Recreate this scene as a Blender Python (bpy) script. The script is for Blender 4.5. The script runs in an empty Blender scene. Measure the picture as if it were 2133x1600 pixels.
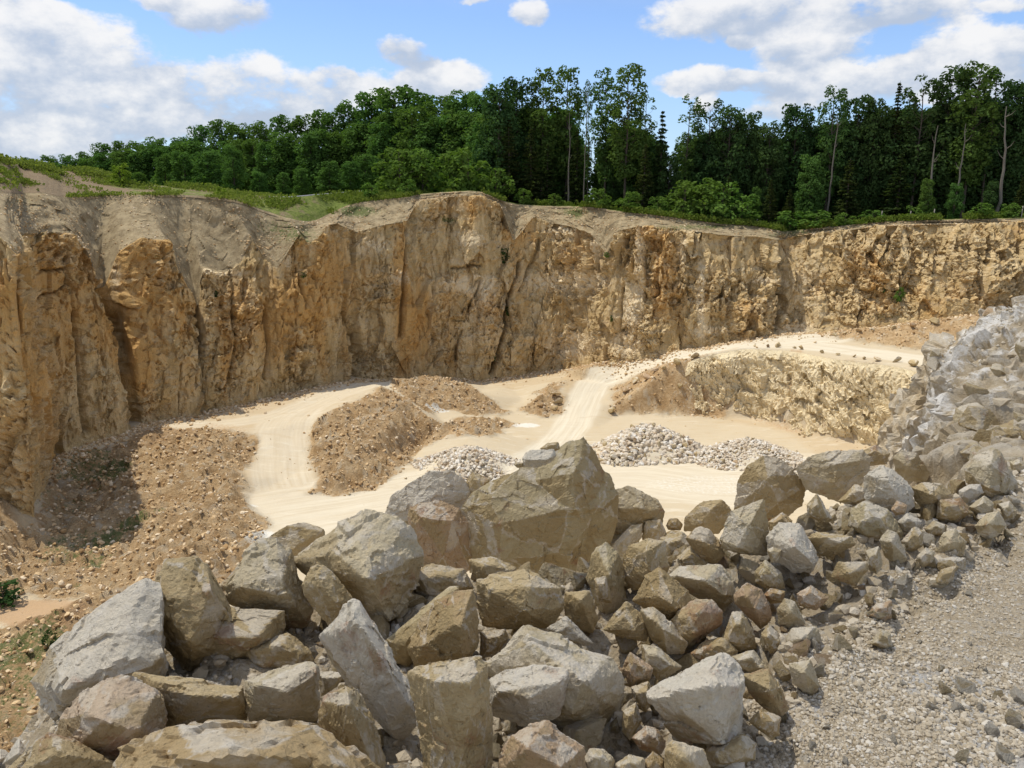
import bpy, bmesh, math, random
import numpy as np
from mathutils import Vector, Matrix
from mathutils.geometry import delaunay_2d_cdt

# ------------------------------------------------------------------ camera, sky, sun, exposure
scene = bpy.context.scene
COL = scene.collection
CAMZ = 25.0
PITCH = math.radians(13.0)
FPX = 1670.0                       # focal length in photograph pixels
cam_d = bpy.data.cameras.new("camera"); cam = bpy.data.objects.new("camera", cam_d); COL.objects.link(cam)
cam.location = (0, 0, CAMZ); cam.rotation_euler = (math.pi/2 - PITCH, 0, 0)
cam_d.sensor_width = 36; cam_d.lens = 36*FPX/2133; cam_d.clip_start = 0.05; cam_d.clip_end = 9000
scene.camera = cam
SUN_EL = math.radians(66); SUN_H = Vector((-0.93, 0.36)).normalized()
SDIR = Vector((SUN_H.x*math.cos(SUN_EL), SUN_H.y*math.cos(SUN_EL), math.sin(SUN_EL)))   # towards the sun
sd = bpy.data.lights.new("sun", 'SUN'); so = bpy.data.objects.new("sun", sd); COL.objects.link(so)
sd.energy = 3.0; sd.angle = math.radians(0.53); sd.color = (1.0, 0.95, 0.86)
so.rotation_euler = SDIR.to_track_quat('Z', 'Y').to_euler()
scene.view_settings.view_transform = 'Standard'; scene.view_settings.look = 'None'
scene.view_settings.exposure = 0.38; scene.view_settings.gamma = 1.0

def ray(px, py):
    u = (px-1066.5)/FPX; v = (800-py)/FPX
    return (u, math.cos(PITCH)+v*math.sin(PITCH), -math.sin(PITCH)+v*math.cos(PITCH))
def PY(px, py, y):                 # point seen in direction (px,py) at forward distance y
    d = ray(px, py); t = y/d[1]
    return np.array((d[0]*t, y, CAMZ+d[2]*t))
def PZ(px, py, z):                 # ... at height z
    d = ray(px, py); t = (z-CAMZ)/d[2]
    return np.array((d[0]*t, d[1]*t, z))
def topix(P):
    x, y, z = P[..., 0], P[..., 1], P[..., 2]-CAMZ
    dep = y*math.cos(PITCH)-z*math.sin(PITCH); upv = y*math.sin(PITCH)+z*math.cos(PITCH)
    return 1066.5+FPX*x/dep, 800-FPX*upv/dep

# ------------------------------------------------------------------ node helpers
class NT:
    def __init__(s, tree): s.t = tree; s.n = tree.nodes; s.l = tree.links
    def node(s, typ, ins=None, **kw):
        n = s.n.new(typ)
        for k, v in kw.items(): setattr(n, k, v)
        if ins:
            for k, v in ins.items():
                sock = n.inputs[k]
                if isinstance(v, bpy.types.NodeSocket): s.l.new(v, sock)
                else: sock.default_value = v
        return n
    def math(s, op, a, b=None, c=None, clamp=False):
        ins = {0: a}
        if b is not None: ins[1] = b
        if c is not None: ins[2] = c
        n = s.node('ShaderNodeMath', ins, operation=op); n.use_clamp = clamp
        return n.outputs[0]
    def ramp(s, f, lo, hi, a=0.0, b=1.0):
        n = s.node('ShaderNodeMapRange', {0: f, 1: lo, 2: hi, 3: a, 4: b}, interpolation_type='SMOOTHSTEP')
        return n.outputs[0]
    def mix(s, f, a, b, mode='MIX'):
        n = s.n.new('ShaderNodeMix'); n.data_type = 'RGBA'; n.blend_type = mode
        for i, v in ((0, f), (6, a), (7, b)):
            if isinstance(v, bpy.types.NodeSocket): s.l.new(v, n.inputs[i])
            else: n.inputs[i].default_value = (v if i == 0 else (tuple(v)+(1,) if len(v) == 3 else v))
        return n.outputs[2]
    def noise(s, vec, scale, detail=4, rough=0.55, dist=0.0, out=0):
        n = s.node('ShaderNodeTexNoise', {'Scale': scale, 'Detail': detail, 'Roughness': rough, 'Distortion': dist})
        if vec is not None: s.l.new(vec, n.inputs['Vector'])
        return n.outputs[out]
    def voro(s, vec, scale, feature='F1', out=0, rnd=1.0):
        n = s.node('ShaderNodeTexVoronoi', {'Scale': scale, 'Randomness': rnd}, feature=feature)
        if vec is not None: s.l.new(vec, n.inputs['Vector'])
        return n.outputs[out]
    def mapping(s, vec, scale):
        n = s.node('ShaderNodeMapping', {'Scale': scale}); s.l.new(vec, n.inputs['Vector']); return n.outputs[0]
def newmat(name):
    m = bpy.data.materials.new(name); m.use_nodes = True
    t = m.node_tree; t.nodes.clear(); N = NT(t)
    out = t.nodes.new('ShaderNodeOutputMaterial')
    return m, N, out
def finish(N, out, col, rough=0.95, bump=None, dist=0.02, strength=1.0, spec=0.15):
    b = N.node('ShaderNodeBsdfPrincipled', {'Roughness': rough, 'Specular IOR Level': spec})
    if isinstance(col, bpy.types.NodeSocket): N.l.new(col, b.inputs['Base Color'])
    else: b.inputs['Base Color'].default_value = tuple(col)+(1,)
    if bump is not None:
        bn = N.node('ShaderNodeBump', {'Height': bump, 'Distance': dist, 'Strength': strength}); N.l.new(bn.outputs[0], b.inputs['Normal'])
    N.l.new(b.outputs[0], out.inputs['Surface'])
    return b

# ------------------------------------------------------------------ world: sky and clouds by direction
world = bpy.data.worlds.new("World"); scene.world = world; world.use_nodes = True
W = NT(world.node_tree); world.node_tree.nodes.clear()
sky = W.node('ShaderNodeTexSky', sky_type='NISHITA'); sky.sun_disc = False
sky.sun_elevation = SUN_EL; sky.sun_rotation = math.atan2(SUN_H.x, SUN_H.y)
sky.air_density = 1.0; sky.dust_density = 0.6; sky.ozone_density = 1.6; sky.altitude = 400
tc = W.node('ShaderNodeTexCoord'); gen = tc.outputs['Generated']
sep = W.node('ShaderNodeSeparateXYZ', {0: gen})
az = W.math('ARCTAN2', sep.outputs[0], sep.outputs[1]); el = W.math('ARCSINE', sep.outputs[2])
warp = W.noise(gen, 9.0, 5, 0.6, out=1)
ws = W.node('ShaderNodeSeparateXYZ', {0: warp})
azw = W.math('ADD', az, W.math('MULTIPLY', W.math('SUBTRACT', ws.outputs[0], 0.5), 0.07))
elw = W.math('ADD', el, W.math('MULTIPLY', W.math('SUBTRACT', ws.outputs[1], 0.5), 0.045))
CLOUDS = [  # px, py, half-width px, half-height px, weight
 (20,20,170,60,1.0),(150,125,215,95,1.15),(-60,170,200,120,1.1),(20,235,190,95,.9),(455,32,135,50,1.1),(330,5,60,20,.6),(540,190,225,66,1.1),(700,190,60,50,.7),
 (330,245,330,62,1.0),(860,108,78,36,1.0),(925,165,100,44,1.1),(800,185,120,34,.8),(140,300,150,48,.95),(620,235,190,50,.9),(1110,22,50,34,.85),
 (1600,22,330,52,1.1),(1850,20,220,40,.9),(1480,165,105,30,1.05),(1640,165,150,36,.9),(1690,92,150,46,1.05),(2000,110,175,58,1.1),(1850,170,330,44,.95),(2110,150,120,80,1.0),(1540,85,34,16,.8),
 (1600,225,110,26,.75),(1480,215,30,22,.85),(0,290,22,18,.9),(985,0,50,10,.6),(2110,0,80,14,.6)]
dens = None; shade = None
for (px, py, rx, ry, wgt) in CLOUDS:
    d = ray(px, py); L = math.sqrt(sum(c*c for c in d)); a0 = math.atan2(d[0], d[1]); e0 = math.asin(d[2]/L)
    d2 = ray(px+rx, py); a1 = math.atan2(d2[0], d2[1]) - a0
    sa = abs(a1); se = ry/FPX*0.97
    dx = W.math('MULTIPLY', W.math('SUBTRACT', azw, a0), 1/sa); dy = W.math('MULTIPLY', W.math('SUBTRACT', elw, e0), 1/se)
    r2 = W.math('ADD', W.math('MULTIPLY', dx, dx), W.math('MULTIPLY', dy, dy))
    f = W.math('MULTIPLY', W.math('MAXIMUM', W.math('SUBTRACT', 1.25, r2), 0.0), wgt)
    lit = W.math('MULTIPLY', f, W.math('ADD', dy, 0.0))
    dens = f if dens is None else W.math('ADD', dens, f)
    shade = lit if shade is None else W.math('ADD', shade, lit)
nz = W.noise(W.mapping(gen, (1, 1, 1.9)), 7.0, 9, 0.62)
nz2 = W.noise(W.mapping(gen, (1, 1, 1.6)), 16.0, 9, 0.6)
# broken cloud all round the rest of the sky
front = W.math('MULTIPLY', W.ramp(sep.outputs[1], 0.55, 0.75), W.ramp(sep.outputs[2], 0.30, 0.2))
rest = W.math('MULTIPLY', W.ramp(W.noise(W.mapping(gen, (1, 1, 2.4)), 2.3, 7, 0.6), 0.40, 0.56), W.math('SUBTRACT', 1.0, front))
dn = W.math('ADD', W.math('MULTIPLY', W.math('MINIMUM', dens, 1.2), 1.0), W.math('MULTIPLY', W.math('SUBTRACT', nz, 0.52), 3.4))
dn = W.math('ADD', dn, W.math('MULTIPLY', W.math('SUBTRACT', nz2, 0.5), 1.8))
cov = W.ramp(dn, 0.30, 0.95)
cov = W.math('MULTIPLY', cov, W.ramp(dens, 0.0, 0.18))
cov = W.math('MAXIMUM', W.math('MULTIPLY', cov, front), rest)
sn = W.math('ADD', W.math('DIVIDE', shade, W.math('ADD', dens, 0.3)), W.math('MULTIPLY', W.math('SUBTRACT', nz2, 0.5), 3.2))
sn = W.math('ADD', sn, W.math('MULTIPLY', W.math('SUBTRACT', nz, 0.5), 2.4))
lum = W.ramp(sn, -0.65, 0.75)
SKYK = 0.15
grey = tuple(c/SKYK for c in (0.38, 0.44, 0.54)); white = tuple(c/SKYK for c in (0.74, 0.73, 0.72))
ccol = W.mix(lum, grey, white)
skyc = W.mix(1.0, sky.outputs[0], (0.66, 0.74, 0.90), 'MULTIPLY')
haze = W.ramp(el, 0.26, -0.02, 0.0, 0.42)
skyc = W.mix(haze, skyc, tuple(c/SKYK for c in (0.36, 0.51, 0.72)))
res = W.mix(W.math('MULTIPLY', cov, 0.93), skyc, ccol)
bg = W.node('ShaderNodeBackground', {'Color': res, 'Strength': SKYK})
wo = W.n.new('ShaderNodeOutputWorld'); W.l.new(bg.outputs[0], wo.inputs['Surface'])

# ------------------------------------------------------------------ object helpers
def tag(o, label=None, cat=None, group=None, kind=None):
    if label: o['label'] = label
    if cat: o['category'] = cat
    if group: o['group'] = group
    if kind: o['kind'] = kind
    return o
def mesh_np(name, V, F, mats, attrs=None, smooth=True, midx=None):
    V = np.asarray(V, dtype=np.float32); F = np.asarray(F, dtype=np.int32); k = F.shape[1]
    me = bpy.data.meshes.new(name)
    me.vertices.add(len(V)); me.vertices.foreach_set('co', V.ravel())
    me.loops.add(F.size); me.loops.foreach_set('vertex_index', F.ravel())
    me.polygons.add(len(F)); me.polygons.foreach_set('loop_start', np.arange(0, F.size, k, dtype=np.int32))
    me.polygons.foreach_set('use_smooth', np.full(len(F), smooth, dtype=bool))
    for m in (mats if isinstance(mats, (list, tuple)) else [mats]): me.materials.append(m)
    if midx is not None: me.polygons.foreach_set('material_index', np.asarray(midx, dtype=np.int32))
    if attrs:
        for a, vals in attrs.items():
            at = me.attributes.new(a, 'FLOAT', 'POINT'); at.data.foreach_set('value', np.asarray(vals, dtype=np.float32))
    me.update(calc_edges=True)
    return me
def addobj(name, me, parent=None, loc=None, rot=None, scale=None):
    o = bpy.data.objects.new(name, me); COL.objects.link(o)
    if parent is not None: o.parent = parent
    if loc is not None: o.location = tuple(loc)
    if rot is not None: o.rotation_euler = rot
    if scale is not None: o.scale = (scale,)*3 if isinstance(scale, (int, float)) else scale
    return o
def grid_faces(nr, nc):
    i = np.arange(nr-1)[:, None]*nc + np.arange(nc-1)[None, :]
    i = i.ravel()
    return np.stack([i, i+1, i+1+nc, i+nc], 1)

# ------------------------------------------------------------------ vectorised noise
def _h(ix, iy, iz, s):
    n = (ix.astype(np.int64)*374761393 + iy.astype(np.int64)*668265263 + iz.astype(np.int64)*2147483647 + s*1274126177) & 0xffffffff
    n = ((n ^ (n >> 13))*1274126177) & 0xffffffff
    n = ((n ^ (n >> 15))*2246822519) & 0xffffffff
    return ((n ^ (n >> 16)) & 0xffffff)/16777216.0
def vnoise(x, y, z, s=0):
    x0 = np.floor(x); y0 = np.floor(y); z0 = np.floor(z)
    fx = x-x0; fy = y-y0; fz = z-z0
    fx = fx*fx*(3-2*fx); fy = fy*fy*(3-2*fy); fz = fz*fz*(3-2*fz)
    r = 0
    for dx in (0, 1):
        wx = fx if dx else 1-fx
        for dy in (0, 1):
            wy = fy if dy else 1-fy
            for dz in (0, 1):
                wz = fz if dz else 1-fz
                r = r + wx*wy*wz*_h(x0+dx, y0+dy, z0+dz, s)
    return r*2-1
def fbm(x, y, z=None, s=0, oct=4, gain=0.5):
    if z is None: z = np.zeros_like(x)
    r = 0; a = 1.0; t = 0
    for o in range(oct):
        r = r + a*vnoise(x, y, z, s+o*17); t += a; a *= gain
        x, y, z = x*2.03+3.1, y*2.01-1.7, z*2.05+5.3
    return r/t
def facet2(u, v, s=0, tilt=1.0, ret=False):      # broken-stone relief: every Voronoi cell a tilted plane
    iu = np.floor(u); iv = np.floor(v); z = np.zeros_like(iu)
    best = np.full(u.shape, 1e9); sec = np.full(u.shape, 1e9); bu = np.zeros_like(u); bv = np.zeros_like(u); hu = np.zeros_like(u)
    off = np.zeros_like(u); gu = np.zeros_like(u); gv = np.zeros_like(u)
    for du in (-1, 0, 1):
        for dv in (-1, 0, 1):
            cu = iu+du; cv = iv+dv
            pu = cu+_h(cu, cv, z, s); pv = cv+_h(cu, cv, z, s+1)
            d = (pu-u)**2+(pv-v)**2
            m = d < best
            sec = np.where(m, best, np.minimum(sec, d))
            best = np.where(m, d, best)
            bu = np.where(m, pu, bu); bv = np.where(m, pv, bv)
            off = np.where(m, _h(cu, cv, z, s+2), off); gu = np.where(m, _h(cu, cv, z, s+3), gu); gv = np.where(m, _h(cu, cv, z, s+4), gv)
    r = (off-0.5) + tilt*((gu-0.5)*(u-bu)+(gv-0.5)*(v-bv))*2
    if ret: return r, off, np.sqrt(sec)-np.sqrt(best)
    return r
def facet3(P, s=0, tilt=1.0):
    x, y, z = P[:, 0], P[:, 1], P[:, 2]
    ix, iy, iz = np.floor(x), np.floor(y), np.floor(z)
    best = np.full(x.shape, 1e9); r = np.zeros_like(x)
    for dx in (-1, 0, 1):
        for dy in (-1, 0, 1):
            for dz in (-1, 0, 1):
                cx, cy, cz = ix+dx, iy+dy, iz+dz
                ax, ay, az_ = x-cx-_h(cx, cy, cz, s), y-cy-_h(cx, cy, cz, s+1), z-cz-_h(cx, cy, cz, s+2)
                d = ax*ax+ay*ay+az_*az_; m = d < best
                val = (_h(cx, cy, cz, s+3)-.5)+tilt*((_h(cx, cy, cz, s+4)-.5)*ax+(_h(cx, cy, cz, s+5)-.5)*ay+(_h(cx, cy, cz, s+6)-.5)*az_)*2
                r = np.where(m, val, r); best = np.where(m, d, best)
    return r
def in_poly(x, y, poly):
    poly = np.asarray(poly); ins = np.zeros(x.shape, bool)
    dist = np.full(x.shape, 1e9)
    n = len(poly)
    for i in range(n):
        x1, y1 = poly[i]; x2, y2 = poly[(i+1) % n]
        c = ((y1 > y) != (y2 > y)) & (x < (x2-x1)*(y-y1)/((y2-y1)+1e-12)+x1)
        ins ^= c
        dx, dy = x2-x1, y2-y1; t = np.clip(((x-x1)*dx+(y-y1)*dy)/(dx*dx+dy*dy+1e-9), 0, 1)
        dist = np.minimum(dist, np.hypot(x-x1-t*dx, y-y1-t*dy))
    return np.where(ins, dist, -dist)
def line_dist(x, y, pts, closed=False):
    dist = np.full(x.shape, 1e9); side = np.zeros_like(x); along = np.zeros_like(x); acc = 0
    for i in range(len(pts)-1):
        x1, y1 = pts[i][:2]; x2, y2 = pts[i+1][:2]; dx, dy = x2-x1, y2-y1; L2 = dx*dx+dy*dy+1e-9
        t = np.clip(((x-x1)*dx+(y-y1)*dy)/L2, 0, 1); d = np.hypot(x-x1-t*dx, y-y1-t*dy)
        sgn = np.sign((x-x1)*dy-(y-y1)*dx); m = d < dist
        dist = np.where(m, d, dist); side = np.where(m, sgn, side); along = np.where(m, acc+t*math.sqrt(L2), along)
        acc += math.sqrt(L2)
    return dist, side, along
def smooth01(x, a, b):
    t = np.clip((x-a)/(b-a), 0, 1); return t*t*(3-2*t)
def catmull(pts, n):
    pts = np.asarray(pts, float); L = np.r_[0, np.cumsum(np.linalg.norm(np.diff(pts[:, :2], axis=0), axis=1))]
    t = np.linspace(0, L[-1], n); out = np.zeros((n, pts.shape[1]))
    m = np.gradient(pts, axis=0)
    i = np.clip(np.searchsorted(L, t, side='right')-1, 0, len(pts)-2)
    h = np.maximum(L[i+1]-L[i], 1e-6); s = (t-L[i])/h
    for k in range(pts.shape[1]):
        p0, p1 = pts[i, k], pts[i+1, k]; m0, m1 = m[i, k], m[i+1, k]
        out[:, k] = (2*s**3-3*s**2+1)*p0+(s**3-2*s**2+s)*m0+(-2*s**3+3*s**2)*p1+(s**3-s**2)*m1
    return out

class TIN:                         # height map from scattered survey points
    def __init__(s, pts):
        pts = np.asarray(pts, float); s.p = pts
        r = delaunay_2d_cdt([Vector(p[:2]) for p in pts], [], [], 0, 1e-6)
        v2 = np.array([tuple(v) for v in r[0]]); orig = r[3]
        s.v = np.column_stack([v2, [pts[o[0], 2] if o else 0 for o in orig]])
        s.f = np.array([f for f in r[2] if len(f) == 3])
    def grid(s, xs, ys):
        Z = np.full((len(ys), len(xs)), np.nan); dx = xs[1]-xs[0]; dy = ys[1]-ys[0]
        for t in s.f:
            a, b, c = s.v[t]
            i0 = max(0, int(math.floor((min(a[0], b[0], c[0])-xs[0])/dx))); i1 = min(len(xs)-1, int(math.ceil((max(a[0], b[0], c[0])-xs[0])/dx)))
            j0 = max(0, int(math.floor((min(a[1], b[1], c[1])-ys[0])/dy))); j1 = min(len(ys)-1, int(math.ceil((max(a[1], b[1], c[1])-ys[0])/dy)))
            if i1 < i0 or j1 < j0: continue
            X, Y = np.meshgrid(xs[i0:i1+1], ys[j0:j1+1])
            det = (b[1]-c[1])*(a[0]-c[0])+(c[0]-b[0])*(a[1]-c[1])
            if abs(det) < 1e-12: continue
            w0 = ((b[1]-c[1])*(X-c[0])+(c[0]-b[0])*(Y-c[1]))/det; w1 = ((c[1]-a[1])*(X-c[0])+(a[0]-c[0])*(Y-c[1]))/det; w2 = 1-w0-w1
            m = (w0 >= -1e-6) & (w1 >= -1e-6) & (w2 >= -1e-6)
            sub = Z[j0:j1+1, i0:i1+1]; sub[m] = (w0*a[2]+w1*b[2]+w2*c[2])[m]
        return Z
def blur(Z, n):
    for _ in range(n):
        P = np.pad(Z, 1, mode='edge'); Z = (P[1:-1, 1:-1]*2+P[:-2, 1:-1]+P[2:, 1:-1]+P[1:-1, :-2]+P[1:-1, 2:])/6
    return Z
class HF:                          # bilinear height lookup
    def __init__(s, xs, ys, Z): s.xs, s.ys, s.Z = xs, ys, Z
    def __call__(s, x, y):
        fx = np.clip((np.asarray(x, float)-s.xs[0])/(s.xs[1]-s.xs[0]), 0, len(s.xs)-1.001); fy = np.clip((np.asarray(y, float)-s.ys[0])/(s.ys[1]-s.ys[0]), 0, len(s.ys)-1.001)
        i = fx.astype(int); j = fy.astype(int); a = fx-i; b = fy-j; Z = s.Z
        return (Z[j, i]*(1-a)+Z[j, i+1]*a)*(1-b)+(Z[j+1, i]*(1-a)+Z[j+1, i+1]*a)*b
    def hit(s, px, py, y0, y1, n=900):
        ys = np.linspace(y0, y1, n); d = ray(px, py); t = ys/d[1]; zz = CAMZ+d[2]*t
        g = s(d[0]*t, ys); k = np.nonzero(zz <= g)[0]
        k = k[0] if len(k) else n-1
        return np.array((d[0]*t[k], ys[k], g[k]))
# ------------------------------------------------------------------ materials
def attr(N, name, out='Fac'):
    n = N.node('ShaderNodeAttribute'); n.attribute_name = name; return n.outputs[out]
def mat_rock():                    # loose limestone: tone from the object's colour, broken faces differ
    m, N, out = newmat("limestone_boulder")
    oi = N.node('ShaderNodeObjectInfo'); tcn = N.node('ShaderNodeTexCoord')
    vec = N.node('ShaderNodeVectorMath', {0: tcn.outputs['Object'], 1: oi.outputs['Random']}, operation='ADD').outputs[0]
    off = N.node('ShaderNodeVectorMath', {0: oi.outputs['Random'], 3: 37.0}, operation='SCALE').outputs[0]
    vec = N.node('ShaderNodeVectorMath', {0: tcn.outputs['Object'], 1: off}, operation='ADD').outputs[0]
    fac = attr(N, 'facet'); cr = attr(N, 'crust'); edge = attr(N, 'edge'); toplit = attr(N, 'toplit')
    big = N.noise(vec, 3.2, 5, 0.6); mid = N.noise(vec, 11, 6, 0.65); fine = N.noise(vec, 70, 6, 0.7); vfine = N.noise(vec, 240, 3, 0.7)
    base = oi.outputs['Color']
    ochre = N.mix(mid, (0.34, 0.24, 0.105), (0.50, 0.375, 0.19))
    pale = N.mix(mid, (0.66, 0.565, 0.41), (0.78, 0.70, 0.56))
    t = N.math('ADD', N.math('MULTIPLY', N.math('SUBTRACT', big, 0.5), 2.4), N.math('MULTIPLY', N.math('SUBTRACT', fac, 0.5), 1.5))
    t = N.math('ADD', t, N.math('MULTIPLY', N.math('SUBTRACT', mid, 0.5), 1.0))
    t = N.math('ADD', t, N.math('MULTIPLY', cr, 0.9)); t = N.math('SUBTRACT', t, N.math('MULTIPLY', toplit, 0.55)); t = N.math('ADD', t, N.math('SUBTRACT', 0.72, oi.outputs['Alpha']))  # up-facing facets go paler: light from above put into the colour
    c = N.mix(N.ramp(t, -0.1, 0.75, 0.0, 0.72), base, ochre)
    c = N.mix(N.ramp(t, -0.25, -0.95, 0.0, 0.75), c, pale)
    red = N.ramp(N.math('ADD', N.noise(vec, 2.3, 4, 0.6), N.math('MULTIPLY', N.math('SUBTRACT', fine, 0.5), 0.25)), 0.61, 0.70)
    c = N.mix(N.math('MULTIPLY', red, 0.55), c, (0.33, 0.15, 0.08))
    # fresh scuffs, mineral veins and pits
    sc = N.ramp(N.noise(vec, 26, 7, 0.75), 0.60, 0.72)
    c = N.mix(N.math('MULTIPLY', sc, 0.6), c, (0.74, 0.67, 0.55))
    vn = N.voro(N.node('ShaderNodeVectorMath', {0: vec, 1: N.noise(vec, 4, 3, out=1)}, operation='ADD').outputs[0], 2.6, 'DISTANCE_TO_EDGE')
    vein = N.ramp(vn, 0.012, 0.0)
    c = N.mix(N.math('MULTIPLY', vein, N.ramp(mid, 0.45, 0.6, 0, .35)), c, (0.18, 0.12, 0.06))
    pit = N.ramp(N.noise(vec, 38, 4, 0.6), 0.36, 0.27)
    c = N.mix(N.math('MULTIPLY', pit, 0.45), c, (0.12, 0.085, 0.045))
    pt = N.node('ShaderNodeNewGeometry').outputs['Pointiness']
    en = N.ramp(N.math('ADD', edge, N.math('MULTIPLY', N.math('SUBTRACT', mid, 0.5), 2.2)), 0.55, 1.15, 0, 0.6)
    c = N.mix(en, c, (0.72, 0.65, 0.53))
    c = N.mix(N.ramp(fine, 0.35, 0.7, 0.16, 0.0), c, (0.10, 0.07, 0.04))
    wv = N.node('ShaderNodeVectorMath', {0: vec, 1: N.node('ShaderNodeVectorMath', {0: N.noise(vec, 8, 3, out=1), 3: 0.25}, operation='SCALE').outputs[0]}, operation='ADD').outputs[0]
    vb = N.math('ADD', N.voro(wv, 7.5, 'SMOOTH_F1', 0), N.math('MULTIPLY', N.voro(wv, 21, 'F1', 0), 0.4))
    h = N.math('ADD', N.math('MULTIPLY', mid, 1.3), N.math('MULTIPLY', fine, 0.6)); h = N.math('SUBTRACT', h, N.math('MULTIPLY', vb, 0.55))
    h = N.math('ADD', h, N.math('MULTIPLY', vfine, 0.12)); h = N.math('SUBTRACT', h, N.math('MULTIPLY', pit, 0.3))
    h = N.math('SUBTRACT', h, N.math('MULTIPLY', vein, 0.1))
    finish(N, out, c, 0.92, h, 0.025, 0.9)
    return m
def mat_cliff(name="quarry_cliff_rock", k=1.0, dk=1.0):
    m, N, out = newmat(name); K = lambda c_: tuple(min(x*k, .85) for x in c_)
    pos = N.node('ShaderNodeNewGeometry').outputs['Position']
    stain = attr(N, 'stain'); soil = attr(N, 'soil'); cell = attr(N, 'cell'); crack = attr(N, 'crack'); pale = attr(N, 'pale'); green = attr(N, 'green')
    vs = N.mapping(pos, (1, 1, 0.28)); hs = N.mapping(pos, (0.5, 0.5, 1.6))
    n1 = N.noise(vs, 0.28, 6, 0.62); n2 = N.noise(vs, 1.1, 6, 0.65); n3 = N.noise(pos, 3.2, 6, 0.7); n4 = N.noise(pos, 11, 4, 0.7); n5 = N.noise(hs, 0.9, 5, 0.6)
    base = N.mix(N.ramp(n2, 0.35, 0.68), K((0.43, 0.305, 0.14)), K((0.64, 0.485, 0.26)))
    base = N.mix(N.ramp(n5, 0.50, 0.68, 0, 0.5), base, K((0.50, 0.42, 0.29)))
    orange = N.mix(n3, K((0.44, 0.225, 0.06)), K((0.60, 0.37, 0.125)))
    st = N.math('ADD', N.math('ADD', N.math('MULTIPLY', N.math('SUBTRACT', n1, 0.5), 3.0), stain), N.math('MULTIPLY', N.math('SUBTRACT', n3, 0.5), 1.0))
    c = N.mix(N.ramp(st, 0.05, 1.0, 0, 0.78), base, orange)
    c = N.mix(N.ramp(N.math('ADD', cell, N.math('MULTIPLY', n3, 0.5)), 0.75, 1.35, 0, 0.55), c, K((0.64, 0.50, 0.29)))
    c = N.mix(N.ramp(N.math('ADD', pale, N.math('MULTIPLY', N.math('SUBTRACT', n3, .5), 1.4)), 0.2, 0.75, 0, 0.85), c, K((0.74, 0.61, 0.40)))
    c = N.mix(N.ramp(n4, 0.50, 0.34, 0, 0.4*dk), c, (0.20, 0.12, 0.05))
    c = N.mix(N.ramp(n3, 0.40, 0.28, 0, 0.35*dk), c, (0.21, 0.14, 0.07))
    soilc = N.mix(N.ramp(N.noise(pos, 1.1, 7, 0.75), .35, .65), (0.22, 0.165, 0.09), (0.40, 0.315, 0.185))
    soilc = N.mix(N.ramp(n4, 0.56, 0.70, 0, 0.5), soilc, (0.45, 0.40, 0.31))
    c = N.mix(N.ramp(N.math('ADD', soil, N.math('MULTIPLY', N.math('SUBTRACT', n3, 0.5), 0.5)), 0.35, 0.6), c, soilc)
    g = N.ramp(N.math('ADD', green, N.math('MULTIPLY', N.math('SUBTRACT', n3, 0.5), 2.2)), 0.35, 0.8)
    c = N.mix(N.math('MULTIPLY', g, 0.8), c, (0.085, 0.115, 0.03))
    c = N.mix(N.math('MULTIPLY', crack, 0.6), c, (0.05, 0.038, 0.025))
    h = N.math('ADD', n3, N.math('MULTIPLY', n4, 0.5))
    h = N.math('MULTIPLY', h, N.ramp(soil, 0, 1, 1.0, 0.45))
    finish(N, out, c, 0.95, h, 0.22, 0.9)
    return m
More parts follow.
